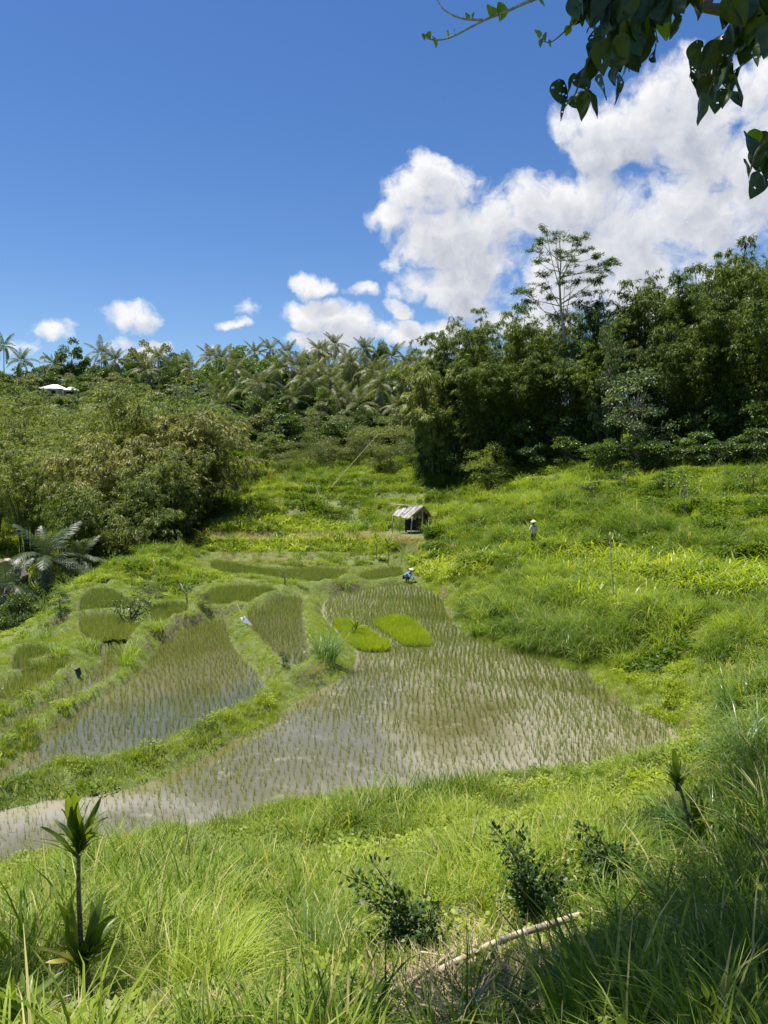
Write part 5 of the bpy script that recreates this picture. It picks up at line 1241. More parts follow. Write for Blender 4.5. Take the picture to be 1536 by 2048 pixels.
def standing():
    g = G(1067, 1094); V = Vector
    J = [(V((0,0,0.92)), 0.13, 0.10), (V((0,0,1.12)), 0.12, 0.09), (V((0,0,1.32)), 0.15, 0.095), (V((0,0.01,1.44)), 0.05), (V((0,0.03,1.55)), 0.078, 0.09), (V((0,0.03,1.62)), 0.07, 0.08)]
    E = [(0,1),(1,2),(2,3),(3,4),(4,5)]
    for sg in (-1, 1):
        i = len(J); J += [(V((0.10*sg,0,0.84)), 0.085), (V((0.11*sg,0.02,0.47)), 0.058), (V((0.11*sg,-0.01,0.08)), 0.038), (V((0.12*sg,0.12,0.03)), 0.036, 0.025)]
        E += [(0,i),(i,i+1),(i+1,i+2),(i+2,i+3)]
        i = len(J); J += [(V((0.19*sg,0,1.38)), 0.055), (V((0.27*sg,0.03,1.12)), 0.040), (V((0.20*sg,0.24,1.02)), 0.028)]
        E += [(2,i),(i,i+1),(i+1,i+2)]; hand_chain(J, E, (0.20*sg,0.24,1.02), (-0.25*sg,0.9,-0.1), (1,0.2,0), i+2)
    sh = [(V((0,0,0.84)), 0.17, 0.135), (V((0,0,1.00)), 0.155, 0.12), (V((0,0,1.18)), 0.15, 0.115), (V((0,0,1.34)), 0.165, 0.11), (V((0,0.01,1.43)), 0.07)]
    se = [(0,1),(1,2),(2,3),(3,4)]
    for sg in (-1, 1): i = len(sh); sh += [(V((0.19*sg,0,1.39)), 0.072), (V((0.275*sg,0.03,1.12)), 0.058), (V((0.21*sg,0.20,1.04)), 0.045)]; se += [(3,i),(i,i+1),(i+1,i+2)]
    tr = [(V((0,0,0.90)), 0.15, 0.115)]; te = []
    for sg in (-1, 1): i = len(tr); tr += [(V((0.10*sg,0,0.80)), 0.10), (V((0.11*sg,0.02,0.47)), 0.078), (V((0.11*sg,0,0.16)), 0.062)]; te += [(0,i),(i,i+1),(i+1,i+2)]
    person('person', g, math.radians(20), J, E, [('shirt', sh, se, 'shirt_pink'), ('trousers', tr, te, 'trousers')], (0, 0.03, 1.67), (0.1, -0.12, 0), 'person in pale pink shirt and conical straw hat standing in the maize with back turned', (0.1, 1, -0.1), (0, 0.035, 1.58))
def crouching():
    g = G(812, 1164); g.z = max(g.z, -8.5); V = Vector
    # bent deep at the hip, knees folded, reaching down to the water
    J = [(V((0.05,0,0.36)), 0.14, 0.12), (V((-0.08,0,0.50)), 0.12, 0.10), (V((-0.22,0,0.62)), 0.145, 0.10), (V((-0.32,0,0.69)), 0.05), (V((-0.41,0,0.75)), 0.078, 0.09), (V((-0.46,0,0.79)), 0.07, 0.08)]
    E = [(0,1),(1,2),(2,3),(3,4),(4,5)]
    for sg in (-1, 1):
        i = len(J); J += [(V((0.03,0.10*sg,0.33)), 0.09), (V((-0.26,0.17*sg,0.40)), 0.062), (V((-0.06,0.15*sg,0.07)), 0.040), (V((-0.18,0.16*sg,0.03)), 0.036, 0.025)]
        E += [(0,i),(i,i+1),(i+1,i+2),(i+2,i+3)]
        i = len(J); J += [(V((-0.26,0.18*sg,0.63)), 0.052), (V((-0.38,0.22*sg,0.40)), 0.038), (V((-0.52,0.12*sg,0.24)), 0.027)]
        E += [(2,i),(i,i+1),(i+1,i+2)]; hand_chain(J, E, (-0.52,0.12*sg,0.24), (-0.8,-0.1*sg,-0.5), (0,1,0), i+2)
    sh = [(V((0.08,0,0.38)), 0.17, 0.14), (V((-0.06,0,0.50)), 0.155, 0.12), (V((-0.21,0,0.62)), 0.165, 0.12), (V((-0.30,0,0.68)), 0.07)]
    se = [(0,1),(1,2),(2,3)]
    for sg in (-1, 1): i = len(sh); sh += [(V((-0.25,0.19*sg,0.63)), 0.07), (V((-0.38,0.22*sg,0.41)), 0.055), (V((-0.48,0.15*sg,0.29)), 0.042)]; se += [(2,i),(i,i+1),(i+1,i+2)]
    tr = [(V((0.06,0,0.34)), 0.16, 0.135)]; te = []
    for sg in (-1, 1): i = len(tr); tr += [(V((0.02,0.10*sg,0.33)), 0.105), (V((-0.26,0.17*sg,0.41)), 0.08), (V((-0.09,0.155*sg,0.14)), 0.06)]; te += [(0,i),(i,i+1),(i+1,i+2)]
    person('person', g, math.radians(150), J, E, [('shirt', sh, se, 'shirt_blue'), ('trousers', tr, te, 'trousers')], (-0.46, 0, 0.86), (0, -0.45, 0), 'person in blue shirt and conical straw hat crouching on the dike beside the rice', (-0.9, 0, -0.4), (-0.43, 0, 0.77), 1.12)
    m = MB(); m.tube([at(812, 1157, g.y - 0.3), at(790, 1168, g.y - 0.6)], [0.014, 0.018], 6); tag(m.build('tool_handle', M['dry_cane']), 'short pale tool handle held low by the crouching person in blue', 'tool')
standing(); crouching()

# ------------------------------------------------------------------ strap-leaved cordylines
def strap_mesh(name, mat, w=0.15, bend=0.25, fold=0.18, seed=0):
    r = np.random.default_rng(seed); V = []; Fq = []; n = 9
    for i in range(n + 1):
        t = i / n; wd = w * (0.22 + 0.78 * math.sin(math.pi * min(1, t * 0.92 + 0.06)) ** 0.8) * (1 if t < 0.97 else 0.25) / 2
        z = bend * (t - t * t * 1.0) * 1.0; y = 0.02 * math.sin(t * 5 + seed); wv = 0.012 * math.sin(t * 14 + seed)
        V += [(t, y - wd, z + wd * fold * 2 + wv), (t, y, z), (t, y + wd, z + wd * fold * 2 - wv)]
    for i in range(n): b = i * 3; Fq += [(b, b + 1, b + 4, b + 3), (b + 1, b + 2, b + 5, b + 4)]
    return mesh_np(name, V, Fq, mat, True)
STRAP = [strap_mesh('leaf', M['cordyline'], 0.105 + 0.02 * (i % 3), 0.12 + 0.14 * i, seed=i) for i in range(4)]
STRAPY = [strap_mesh('leaf', M['cordyline_yellow'], 0.16, 0.15 + 0.15 * i, seed=9 + i) for i in range(2)]
def strap(parent, p0, p1, origin, yellow=False, wide=1.0):
    d = Vector(p1) - Vector(p0); L_ = d.length; x = d.normalized(); up = Vector((0, 0, 1)) + Vector((random.uniform(-.5, .5), random.uniform(-.5, .5), 0))
    y = up.cross(x); y = y.normalized() if y.length > 0.05 else Vector((0, 1, 0)); z = x.cross(y)
    o = link('leaf', random.choice(STRAPY if yellow else STRAP), parent); R = Matrix((x, y, z)).transposed().to_4x4()
    o.matrix_local = Matrix.Translation(Vector(p0) - Vector(origin)) @ R @ Matrix.Diagonal((L_, L_ * wide, L_, 1))
    if yellow: o['label'] = 'yellow leaf'
    return o
def cordyline(stems, crowns, Y, label, extra=8, r=0.02, name='cordyline', group=None, upbias=0.7):
    g0 = at(stems[0][0][0], stems[0][0][1], Y); g0.z = Hf(g0.x, g0.y); o = empty(name, tuple(g0))
    for s in stems:
        pts = [at(a, b, Y) - g0 for a, b in s]; pts[0] = Vector((pts[0].x, pts[0].y, -0.1)) if s is stems[0] or True else pts[0]
        fine = crm([tuple(p) for p in pts], False, 6); rr = [r * (1.15 - 0.45 * i / len(fine)) * (1 + 0.10 * (i % 2)) for i in range(len(fine))]
        m = MB(); m.tube(fine, rr, 8); m.build('stem', M['stem_ringed'], o)
    for (cx, cy, tips, ylw, L_) in crowns:
        for (a, b) in tips:
            p0 = at(cx + random.uniform(-4, 4), cy + random.uniform(-12, 6), Y); p1 = at(a, b, Y + random.uniform(-0.22, 0.22))
            strap(o, p0, p1, g0, (a, b) in ylw)
        for k in range(extra):
            p0 = at(cx + random.uniform(-4, 4), cy + random.uniform(-14, 10), Y); az = random.random() * 6.283; el = random.uniform(0.45, 1.4) * upbias + 0.15
            strap(o, p0, p0 + Vector((math.cos(az) * math.cos(el), math.sin(az) * math.cos(el), math.sin(el))) * L_ * random.uniform(0.7, 1.1), g0)
    tag(o, label, 'plant', group); return o
cordyline([[(180,2085),(174,2000),(165,1930),(160,1850),(157,1780),(157,1712)], [(186,2085),(184,2020),(176,1950),(172,1925)]],
          [(158,1706,[(137,1590),(150,1582),(164,1588),(182,1598),(202,1590),(192,1622),(110,1638),(122,1618),(206,1648),(216,1636),(114,1668),(118,1688),(196,1662),(206,1672),(144,1612),(170,1605)],[],0.36),
           (168,1938,[(62,1893),(88,1925),(112,1806),(128,1838),(150,1778),(185,1800),(214,1784),(228,1830),(240,1846),(252,1868),(238,1896),(200,1820),(120,1880),(203,1958),(246,1902),(140,1800)],[(62,1893),(88,1925),(203,1958),(246,1902)],0.42)],
          6.0, 'tall cordyline with two tufts of broad strap leaves on a bare ringed stem', 14, 0.022, group='cordyline plants in the near grass')
cordyline([[(62,2120),(60,2060)], [(30,2120),(25,2050)]], [(60,2065,[(115,1990),(80,1975),(128,2012),(95,2000),(50,1985),(118,2028)],[(115,1990),(128,2012)],0.40),(22,2050,[(10,1960),(30,1950),(0,1985),(45,1975),(-20,1990)],[],0.42)],
          4.6, 'low cordyline with yellow-edged leaves in the near corner of the grass', 9, 0.02, group='cordyline plants in the near grass')
cordyline([[(1400,1712),(1398,1660)], [(1392,1712),(1372,1620),(1355,1562)]], [(1396,1668,[(1368,1578),(1388,1570),(1404,1574),(1414,1592),(1364,1622),(1424,1636),(1358,1644),(1420,1618),(1378,1600),(1396,1585)],[],0.45),(1354,1575,[(1346,1497),(1333,1526),(1360,1520),(1382,1538),(1328,1556),(1372,1528),(1386,1560)],[],0.34)],
          G(1400, 1712).y, 'dark cordyline with upright strap leaves on the slope just above the shaded grass', 26, 0.022, group='cordyline plants in the near grass')
def cordyline_g(px, base, crown, tips, label, L_, ylw=(), group=None, r=0.03, extra=16):
    g = G(px, base); cordyline([[(px, base), (px + 1, (base + crown) / 2), (px, crown)]], [(px, crown, tips, list(ylw), L_)], g.y, label, extra, r, group=group)
cordyline_g(709, 1282, 1262, [(735,1252),(736,1261),(728,1244),(716,1236),(700,1240),(690,1250)], 'small cordyline with yellow lower leaves on the dike beside the nursery beds', 0.55, [(735,1252),(736,1261)], extra=18)
cordyline_g(776, 1132, 1092, [(762,1088),(790,1082),(770,1075),(784,1076)], 'brown-stemmed cordyline on the terrace edge, the one with a bare trunk', 0.55, group='cordylines on the terrace edge')
cordyline_g(752, 1118, 1085, [(740,1062),(752,1058),(764,1064)], 'leafy cordyline on the terrace edge, clothed in leaves to the ground', 0.55, group='cordylines on the terrace edge', extra=22)

# ------------------------------------------------------------------ tussocks: single big grass clumps
def tussock(px, py, h, n, spread, label, mat='tall_one', w=0.03, bend=1.6, group='big grass clumps on the dikes and banks'):
    g = G(px, py); me = mesh_np('blades', *blades(n, h, spread, w, bend, 6, seed=int(px), lean=0.7, droop=0.7), M[mat])
    o = empty('grass_clump', tuple(g - Vector((0, 0, 0.05)))); b = link('blades', me, o); b['kind'] = 'stuff'; tag(o, label, 'grass clump', group)
M['tall_one'] = foliage('tall_one', (0.060, 0.130, 0.040), (0.160, 0.240, 0.080), None, trans=0.35, rough=0.35, spec=0.5)
M['bright_one'] = foliage('bright_one', (0.120, 0.210, 0.020), (0.300, 0.340, 0.040), None, trans=0.42, rough=0.45, spec=0.3)
for a in [(652,1318,1.7,170,0.45,'large blue-green grass clump on the dike beside the small yellow-leaved cordyline'),
          (1135,1285,1.9,190,0.6,'large dark arching grass clump on the bank above the far edge of the paddy'),
          (1090,1300,1.5,120,0.5,'dark arching grass clump beside the largest one on the bank'),
          (1040,1265,1.4,110,0.5,'drooping green grass clump on the bank above the bend of the paddy'),
          (1195,1295,1.5,120,0.5,'dark grass clump on the bank next to the cane pole'),
          (1500,1530,1.6,200,0.45,'dark upright grass clump at the shaded edge of the slope'),
          (1480,1420,1.5,150,0.5,'pale-green tall grass clump above the dark upright one')]: tussock(*a)
for a in [(690,1175,1.2,90,0.3,'bright green grass clump on the dike behind the top of the largest paddy'),
          (808,1110,1.9,60,0.25,'spiky tall grass clump between the hut and the crouching person'),
          (312,1262,1.1,80,0.3,'upright bright grass clump on the dike next to the dark crooked shrub'),
          (250,1328,1.0,90,0.35,'bright grass clump at the upper end of the wide reflecting paddy'),
          (268,1308,1.1,40,0.2,'thin tall grass clump with a pale seed stalk on the dike'),
          (118,1312,0.9,70,0.3,'bright grass clump on the lowest small terraces'),
          (178,1300,0.9,70,0.3,'pale grass clump between two small terrace pools'),
          (380,1235,0.9,60,0.25,'thin grass clump beside the dry grey bush')]: tussock(*a, mat='bright_one', bend=1.1, w=0.026)
tussock(620, 1950, 0.75, 90, 0.16, 'dark upright grass clump next to the arching dark shrub', w=0.016, bend=0.7)
tussock(1420, 1700, 0.9, 110, 0.3, 'arching grass clump beside the dark cordyline', w=0.022)

# ------------------------------------------------------------------ shrubs and saplings on the terraces
def shrub_g(px, py, hpx, kind, label, name='shrub', cat='shrub', wf=1.0):
    g = G(px, py); ms = tre(kind); _vi[0] += 1; c, f, h0, r0 = ms[_vi[0] % len(ms)]; s = hpx / F * g.y / h0
    o = plant((c, f), ('trunk', 'crown'), name, tuple(g - Vector((0, 0, 0.05))), s * wf, s, random.random() * 6.28); tag(o, label, cat); return o
shrub_g(980, 985, 96, 'feather', 'feathery yellow-green young bamboo bush casting a dark shadow on the bank', 'young_bamboo', 'bush')
shrub_g(1368, 1040, 105, 'sapling', 'thin open sapling on the grassy bank below the dark bamboo', 'sapling', 'sapling')
shrub_g(503, 1040, 42, 'darkshrub', 'small dark column-shaped bush at the end of the upper maize terrace', 'bush', 'bush', 0.7)
shrub_g(648, 1040, 60, 'sapling', 'small thin tree above the upper maize terrace', 'sapling', 'sapling')
shrub_g(120, 1222, 42, 'darkshrub', 'rounded dark-leaved bush on the gully edge', 'bush', 'bush')
shrub_g(300, 1212, 50, 'greyshrub', 'grey leafless-looking bush between the upper terrace pools', 'bush', 'bush')
shrub_g(405, 1218, 36, 'greyshrub', 'dry grey bush on the dike between two small terraces', 'bush', 'bush', 0.8)
shrub_g(566, 1335, 34, 'darkshrub', 'small dark bush at the bottom of the narrow paddy', 'bush', 'bush', 0.7)
shrub_g(205, 1128, 40, 'sapling', 'thin pale-stemmed sapling with flat leaf tiers on the gully edge', 'sapling', 'sapling')
shrub_g(264, 1180, 44, 'sapling', 'small sapling with dark stem above the upper terrace pool', 'sapling', 'sapling', 0.7)
shrub_g(1505, 985, 60, 'shrub', 'pale leafy bush at the end of the bank under the bamboo', 'bush', 'bush')
shrub_g(1455, 965, 34, 'shrub', 'small pale bush on the bank edge beside the larger pale bush', 'bush', 'bush')
shrub_g(1265, 935, 42, 'shrub', 'single upright leafy plant standing at the foot of the bank bamboo', 'bush', 'bush', 0.5)
shrub_g(1180, 1000, 44, 'darkshrub', 'dark low bush in a hollow of the sunny bank', 'bush', 'bush', 1.4)
shrub_g(1330, 985, 40, 'darkshrub', 'dark low bush under the bank edge behind the thin sapling', 'bush', 'bush', 1.4)
shrub_g(1250, 975, 36, 'darkshrub', 'dark bush on the bank between two hollows', 'bush', 'bush', 1.5)
shrub_g(712, 935, 70, 'greyshrub', 'dark slender tree beside the leaning pole behind the terraces', 'bush', 'tree', 0.5)
shrub_g(470, 1020, 30, 'shrub', 'broad-leaved low bush under the tip of the bamboo grove', 'bush', 'bush', 1.8)
shrub_g(430, 1020, 26, 'shrub', 'low bush beneath the overhanging bamboo', 'bush', 'bush', 1.6)
shrub_g(280, 1095, 60, 'greyshrub', 'feathery grey-green bush at the foot of the front bamboo', 'bush', 'bush', 1.3)
shrub_g(15, 1230, 60, 'darkshrub', 'dark bush low on the gully side at the edge of view', 'bush', 'bush', 1.3)
for i, (px, py, h, lb) in enumerate([(1085,925,24,'dark-red leaved plant at the foot of the bamboo, the farthest one'), (1110,925,30,'red-leaved plant at the foot of the bamboo, the tallest of the row'), (1140,927,24,'red-leaved plant at the foot of the bamboo, nearest the thin sapling'), (543,962,22,'small red-leaved plant at the back of the terraces'), (760,925,16,'tiny red-leaved plant beside the short pole')]):
    g = G(px, py); r_ = np.random.default_rng(i); s = h / F * g.y; o = empty('red_cordyline', tuple(g))
    m = MB(); m.tube([(0, 0, -0.05), (0.02, 0, s * 0.55)], [0.03, 0.02], 5); m.build('stem', M['twig'], o)
    v, f = blades(26, s * 0.8, s * 0.35, 0.08, 1.2, 4, seed=i, lean=1.2); v[:, 2] += s * 0.3; link('foliage', mesh_np('foliage', v, f, M['red_leaf']), o)
    tag(o, lb, 'plant', 'red-leaved plants')
def bare_tree(px, py, hpx, label, lean=0.0, pale=None, name='dead_tree', seed=0):
    g = G(px, py); s = hpx / F * g.y; r_ = np.random.default_rng(seed); o = empty(name, tuple(g)); m = MB()
    tr = curve_pts((0, 0, -0.1), (lean, 0, 1), s, 0.0, 6, r_, 0.12); m.tube(tr, [0.05 * (1 - 0.12 * i) for i in range(7)], 6); m.build('trunk', M['bark'], o)
    m = MB()
    for k in range(9):
        p, tg = interp(tr, r_.uniform(0.3, 1.0)); a = r_.random() * 6.28; m.tube(curve_pts(p, (math.cos(a), math.sin(a), 0.7), s * r_.uniform(0.2, 0.45), 0.1, 3, r_, 0.25), [0.018, 0.013, 0.009, 0.005], 4, False)
    m.build('branches', M['bark'], o)
    if pale: m = MB(); m.tube([(0, 0, s * 0.5), pale], [0.03, 0.015], 5); m.build('broken_limb', M['dry_cane'], o)
    tag(o, label, 'dead tree')
bare_tree(374, 1208, 26, 'broken dark stump with a pale snapped stem above the small pools', pale=(-0.35, 0, 1.15), seed=1)
bare_tree(570, 1170, 34, 'bare grey twisted little tree on the dike between far terraces', seed=2)
def crooked():
    g = G(258, 1254); o = empty('crooked_shrub', tuple(g)); m = MB(); sc = g.y / F; r_ = np.random.default_rng(3); C = []
    P = lambda a, b: Vector(((a - 258) * sc, 0, (1254 - b) * sc))
    for path in ([(258,1254),(245,1238),(236,1222),(232,1212)], [(258,1254),(262,1236),(261,1218),(262,1205)], [(260,1250),(275,1230),(292,1222)], [(262,1236),(280,1215)]):
        pts = [P(*q) for q in path]; pts[0].z -= 0.1; m.tube(pts, [0.05, 0.035, 0.025, 0.015][:len(pts)], 6, False); C += [p for p in pts[1:]] * 2
    m.build('trunk', M['bark'], o)
    C = np.array([tuple(c) for c in C]); n = 700; q = C[r_.integers(0, len(C), n)] + r_.normal(0, 0.22, (n, 3)) + np.array([0.10, 0, 0.12])
    link('crown', mesh_np('crown', *leaf_quads(q, unit(n, r_), np.array([0, 0, 1.0]) + 0.5 * unit(n, r_), 0.12, 0.075, 0.05), M['shrub_dark']), o)
    tag(o, 'crooked dark-stemmed shrub leaning on the dike between two terrace pools', 'shrub')
crooked()

# ------------------------------------------------------------------ poles, canes and small finds
def pole(path, r, label, name='bamboo_pole', cat='pole', mat='dry_cane', knots=6):
    pts = crm([tuple(p) for p in path], False, 5); o = empty(name, tuple(path[0])); b = np.array(path[0]); m = MB()
    m.tube(pts - b, [r[0] + (r[1] - r[0]) * i / (len(pts) - 1) for i in range(len(pts))], 8); m.build('cane', M[mat], o)
    for k in range(knots):
        t = (k + 0.5) / knots; p, tg = interp([q for q in pts - b], t); tg = tg / np.linalg.norm(tg); rr = (r[0] + (r[1] - r[0]) * t)
        m = MB(); m.tube([p - tg * rr * 0.35, p + tg * rr * 0.35], rr * 1.22, 8); m.build('node_ring', M['old_wood'], o)
    tag(o, label, cat); return o
ga, gb = G(915, 1922), G(1190, 1828)
pole([G(880, 1942, .22), G(1000, 1882, .30), G(1100, 1850, .34), G(1195, 1820, .12)], (0.028, 0.038), 'long pale dry bamboo pole lying across the shaded slope above the straw', knots=7)
pole([G(776, 1985, .16), G(845, 1948, .2), G(905, 1905, .25)], (0.016, 0.012), 'thin pale dry stick lying on the straw heap below the long pole', 'dry_stick', 'stick', knots=3)
pole([G(838, 1905, .25), G(890, 1912, .25), G(960, 1925, .2)], (0.010, 0.008), 'short bent dry stick crossing the straw beside the dark shrub', 'dry_stick', 'stick', knots=2)
pole([G(1398, 1785, .3), G(1425, 1812, .3), G(1452, 1836, .25)], (0.015, 0.010), 'grey dry stick lying in the shaded grass below the cordyline', 'dry_stick', 'stick', knots=2)
pole([G(1315, 1930, .35), G(1345, 1912, .35), G(1360, 1898, .35)], (0.020, 0.026), 'short broken piece of dry cane on the shaded grass', 'dry_stick', 'stick', knots=2)
g = G(650, 985); pole([g + Vector((0, 0, -0.3)), at(700, 932, g.y + 0.5), at(757, 868, g.y + 1)], (0.042, 0.022), 'long pale cane leaning over the far terraces in front of the scrub')
g = G(772, 925); pole([g + Vector((0, 0, -0.3)), at(786, 912, g.y)], (0.04, 0.03), 'short pale cane sticking out of the scrub behind the terraces', knots=2)
g = G(1229, 1216); pole([g + Vector((0, 0, -0.3)), at(1226, 1175, g.y), at(1222, 1120, g.y), at(1220, 1064, g.y)], (0.045, 0.014), 'tall thin dry cane standing upright in the grass of the bank', knots=9)
g = G(1378, 1312); pole([g + Vector((0, 0, 0.1)), at(1365, 1299, g.y + 0.3), at(1358, 1292, g.y + 0.5)], (0.05, 0.05), 'short pale log lying on the bank above the bright grass', 'dry_log', 'log', knots=2)
def bag():
    g = G(497, 1254); o = empty('plastic_bag', tuple(g)); m = MB(); c = at(492, 1240, g.y) - g
    vs = [c + Vector(v) for v in ((-0.32, 0, 0.12), (-0.05, 0.03, 0.20), (0.35, -0.02, -0.30), (0.05, 0.10, -0.22), (-0.12, -0.08, -0.10), (-0.05, 0.12, -0.02))]
    m.add(vs, [(0, 1, 5), (1, 2, 5), (2, 3, 5), (3, 4, 5), (4, 0, 5), (1, 0, 4), (2, 1, 4), (3, 2, 4)]); m.build('bag', M['plastic'], o, False)
    m = MB(); m.tube([(0, 0, -0.1), at(488, 1235, g.y) - g, at(474, 1208, g.y) - g], [0.018, 0.014, 0.008], 5); m.build('stick', M['dry_cane'], o)
    tag(o, 'white plastic scrap tied to a thin stick on the dike between two paddies', 'bird scarer')
bag()
def outcrop():
    c = at(15, 1108, 66); m = MB(); r_ = np.random.default_rng(8); n = 14; k = 8
    g = Hf(c.x, c.y); vs = []
    for j in range(k + 1):
        for i in range(n):
            a = i * math.tau / n; t = j / k; rr = 2.0 * math.cos(min(t * 1.3, 1.3)) ** 0.6 * (1 + 0.22 * r_.normal()); vs.append((c.x + rr * math.cos(a), c.y + rr * 0.7 * math.sin(a), g - 0.6 + t * (c.z - g + 0.1) + 0.1 * r_.normal()))
    m.add(vs, [(j * n + i, j * n + (i + 1) % n, (j + 1) * n + (i + 1) % n, (j + 1) * n + i) for j in range(k) for i in range(n)] + [tuple(k * n + i for i in range(n))])
    tag(m.build('earth_outcrop', plain('pink_earth', (0.16, 0.12, 0.10), (0.34, 0.28, 0.24), 1.2, 0.9, 0.6), None, False), 'bare pinkish earth mound behind the large dark palm', 'outcrop')
outcrop()

# ------------------------------------------------------------------ arching dark-leaved shrubs on the near slope
def arching(px, py, Y, tips, label, n_leaf=26, seed=0, mat='shrub_dark', leaf=0.07, tang=60):
    g = at(px, py, Y); g.z = Hf(g.x, g.y); o = empty('arching_shrub', tuple(g)); r_ = np.random.default_rng(seed); C, D, Nn = [], [], []
    for (a, b) in tips:
        tip = at(a, b, Y + r_.uniform(-0.5, 0.4)) - g; st = Vector((r_.uniform(-0.08, 0.08), r_.uniform(-0.08, 0.08), -0.05)); mid = st.lerp(tip, 0.5) + Vector((0, 0, 0.18 * tip.length))
        pts = crm([tuple(st), tuple(st.lerp(mid, 0.5) + Vector((0, 0, 0.05))), tuple(mid), tuple(tip)], False, 5)
        m = MB(); m.tube(pts, [0.011 * (1 - 0.8 * i / len(pts)) + 0.002 for i in range(len(pts))], 5); m.build('branch', M['twig'], o)
        L_ = tip.length; nn = int(n_leaf * 2.4 * L_ / 0.6); tt = 0.15 + 0.83 * r_.random(nn)
        for t in tt:
            p, tg = interp([q for q in pts], t); side = r_.normal(size=3); w = 0.05 * (1.2 - 0.7 * t) / 0.8
            C.append(p + side * w); D.append(tg / np.linalg.norm(tg) * 0.5 + side * 0.7); Nn.append(np.array([0, 0, 1.0]) + 0.6 * r_.normal(size=3))
        for k in range(6):   # side twigs
            t = r_.uniform(0.2, 0.8); p, tg = interp([q for q in pts], t); dr = tg / np.linalg.norm(tg) * 0.4 + r_.normal(size=3) * 0.7; e = p + dr / np.linalg.norm(dr) * r_.uniform(0.12, 0.3)
            m2 = p + (e - p) * r_.random((12, 1)); C += list(m2 + r_.normal(0, 0.02, (12, 3))); D += list(np.tile(dr, (12, 1)) + r_.normal(0, 0.7, (12, 3))); Nn += list(np.array([0, 0, 1.0]) + 0.6 * r_.normal(size=(12, 3)))
    if tang:
        q = r_.normal(0, 1, (tang * 8, 3)) * np.array([0.22, 0.22, 0.14]) + np.array([0, 0, 0.22]); C += list(q); D += list(unit(len(q), r_)); Nn += list(np.array([0, 0, 1.0]) + 0.6 * unit(len(q), r_))
    C, D, Nn = map(np.array, (C, D, Nn))
    link('foliage', mesh_np('foliage', *leaf_quads(C, D, Nn, leaf * (0.7 + 0.6 * r_.random(len(C))), leaf * 0.52, 0.08), M[mat]), o); tag(o, label, 'shrub', 'dark arching shrubs on the near slope')
arching(845, 1975, 7.6, [(676,1742),(742,1722),(868,1792),(700,1860),(655,1925),(820,1800),(770,1850),(862,1870),(720,1800)], 'dark arching shrub beside the dry straw heap', 24, 1)
arching(1075, 1850, 8.6, [(986,1658),(1022,1700),(1060,1720),(1035,1660),(1110,1730),(1130,1740),(1020,1760),(1050,1790)], 'dark leaning shrub behind the long lying bamboo pole', 30, 2)
arching(1255, 1815, 8.9, [(1158,1655),(1200,1680),(1292,1712),(1170,1700),(1235,1700),(1275,1740),(1215,1730)], 'dense dark shrub between the lying pole and the cordyline', 30, 3, tang=110)
arching(1190, 1740, 9.4, [(1150,1682),(1180,1690),(1220,1700),(1265,1690)], 'low light-leaved shrub just behind the dense dark one', 34, 4, 'shrub_light', 0.08, 40)
for i, (a, b, c, d, lb) in enumerate([(1000,1755,955,1668,'thin bent dry stalk standing between the two middle dark shrubs'),(868,1860,730,1700,'long thin dry stalk leaning behind the arching dark shrub'),(590,1760,575,1668,'thin pale dry stalk in the grass above the slope middle'),(1010,1700,966,1622,'thin dry stalk standing near the paddy edge grass')]):
    q = G(a, b); pole([q, q.lerp(at(c, d, q.y), 0.55) + Vector((0, 0, 0.04)), at(c, d, q.y)], (0.006, 0.003), lb, 'dry_stalk', 'stalk', knots=2)
def straw():
    C, D = [], []; r_ = np.random.default_rng(12)
    for _ in range(3800):
        a, b = r_.normal(905, 85), r_.normal(1975, 48)
        if r_.random() < 0.35: a, b = r_.normal(1085, 50), r_.normal(1975, 30)
        C.append((a, b))
    pts = []; cache = {}
    for a, b in C:
        k = (round(a / 12), round(b / 12))
        if k not in cache: cache[k] = G(k[0] * 12, k[1] * 12)
        q = cache[k]; pts.append((q.x + r_.normal(0, 0.04), q.y + r_.normal(0, 0.08), 0))
    P = np.array(pts); P[:, 2] = H(P[:, 0], P[:, 1]) + 0.04 + 0.10 * r_.random(len(P)); n = len(P)
    d = unit(n, r_) * np.array([1, 1, 0.28]); me = mesh_np('straw', *leaf_quads(P, d, np.array([0, 0, 1.0]) + 0.3 * unit(n, r_), 0.16 + 0.22 * r_.random(n), 0.008 + 0.012 * r_.random(n), 0.02), M['straw'])
    tag(link('straw_litter', me), kind='stuff')
straw()

# ------------------------------------------------------------------ the tree overhead
def heart_mesh(seed, mat, holes=3, curl=0.25):
    r_ = np.random.default_rng(seed); nu, nv = 14, 17; V = []; Fq = []
    for j in range(nv + 1):
        t = j / nv
        w = 0.5 * (math.sin(math.pi * t ** 0.62) ** 0.85) * (1 - 0.15 * t); notch = 0.10 * (1 - t) ** 3
        for i in range(nu + 1):
            s = i / nu * 2 - 1; x = s * w; y = t * 1.12 - notch * (abs(s) ** 1.0) * 1.6 * (1 if t < 0.5 else 0)
            z = curl * (x * x) * 1.6 - 0.35 * curl * t * t + 0.03 * math.sin(9 * x + seed) * (1 - t) + 0.02 * math.sin(11 * t + 3 * s + seed)
            V.append((x, y, z))
    cut = set()
    for _ in range(holes):
        a, b = r_.integers(1, nu - 1), r_.integers(2, nv - 2); cut.add((a, b))
        if r_.random() < 0.5: cut.add((a + 1 if a < nu - 2 else a - 1, b))
        if r_.random() < 0.35: cut.add((a, b + 1))
    for j in range(nv):
        for i in range(nu):
            if (i, j) in cut: continue
            q = j * (nu + 1) + i; Fq.append((q, q + 1, q + nu + 2, q + nu + 1))
    return mesh_np('leaf', V, Fq, mat, True)
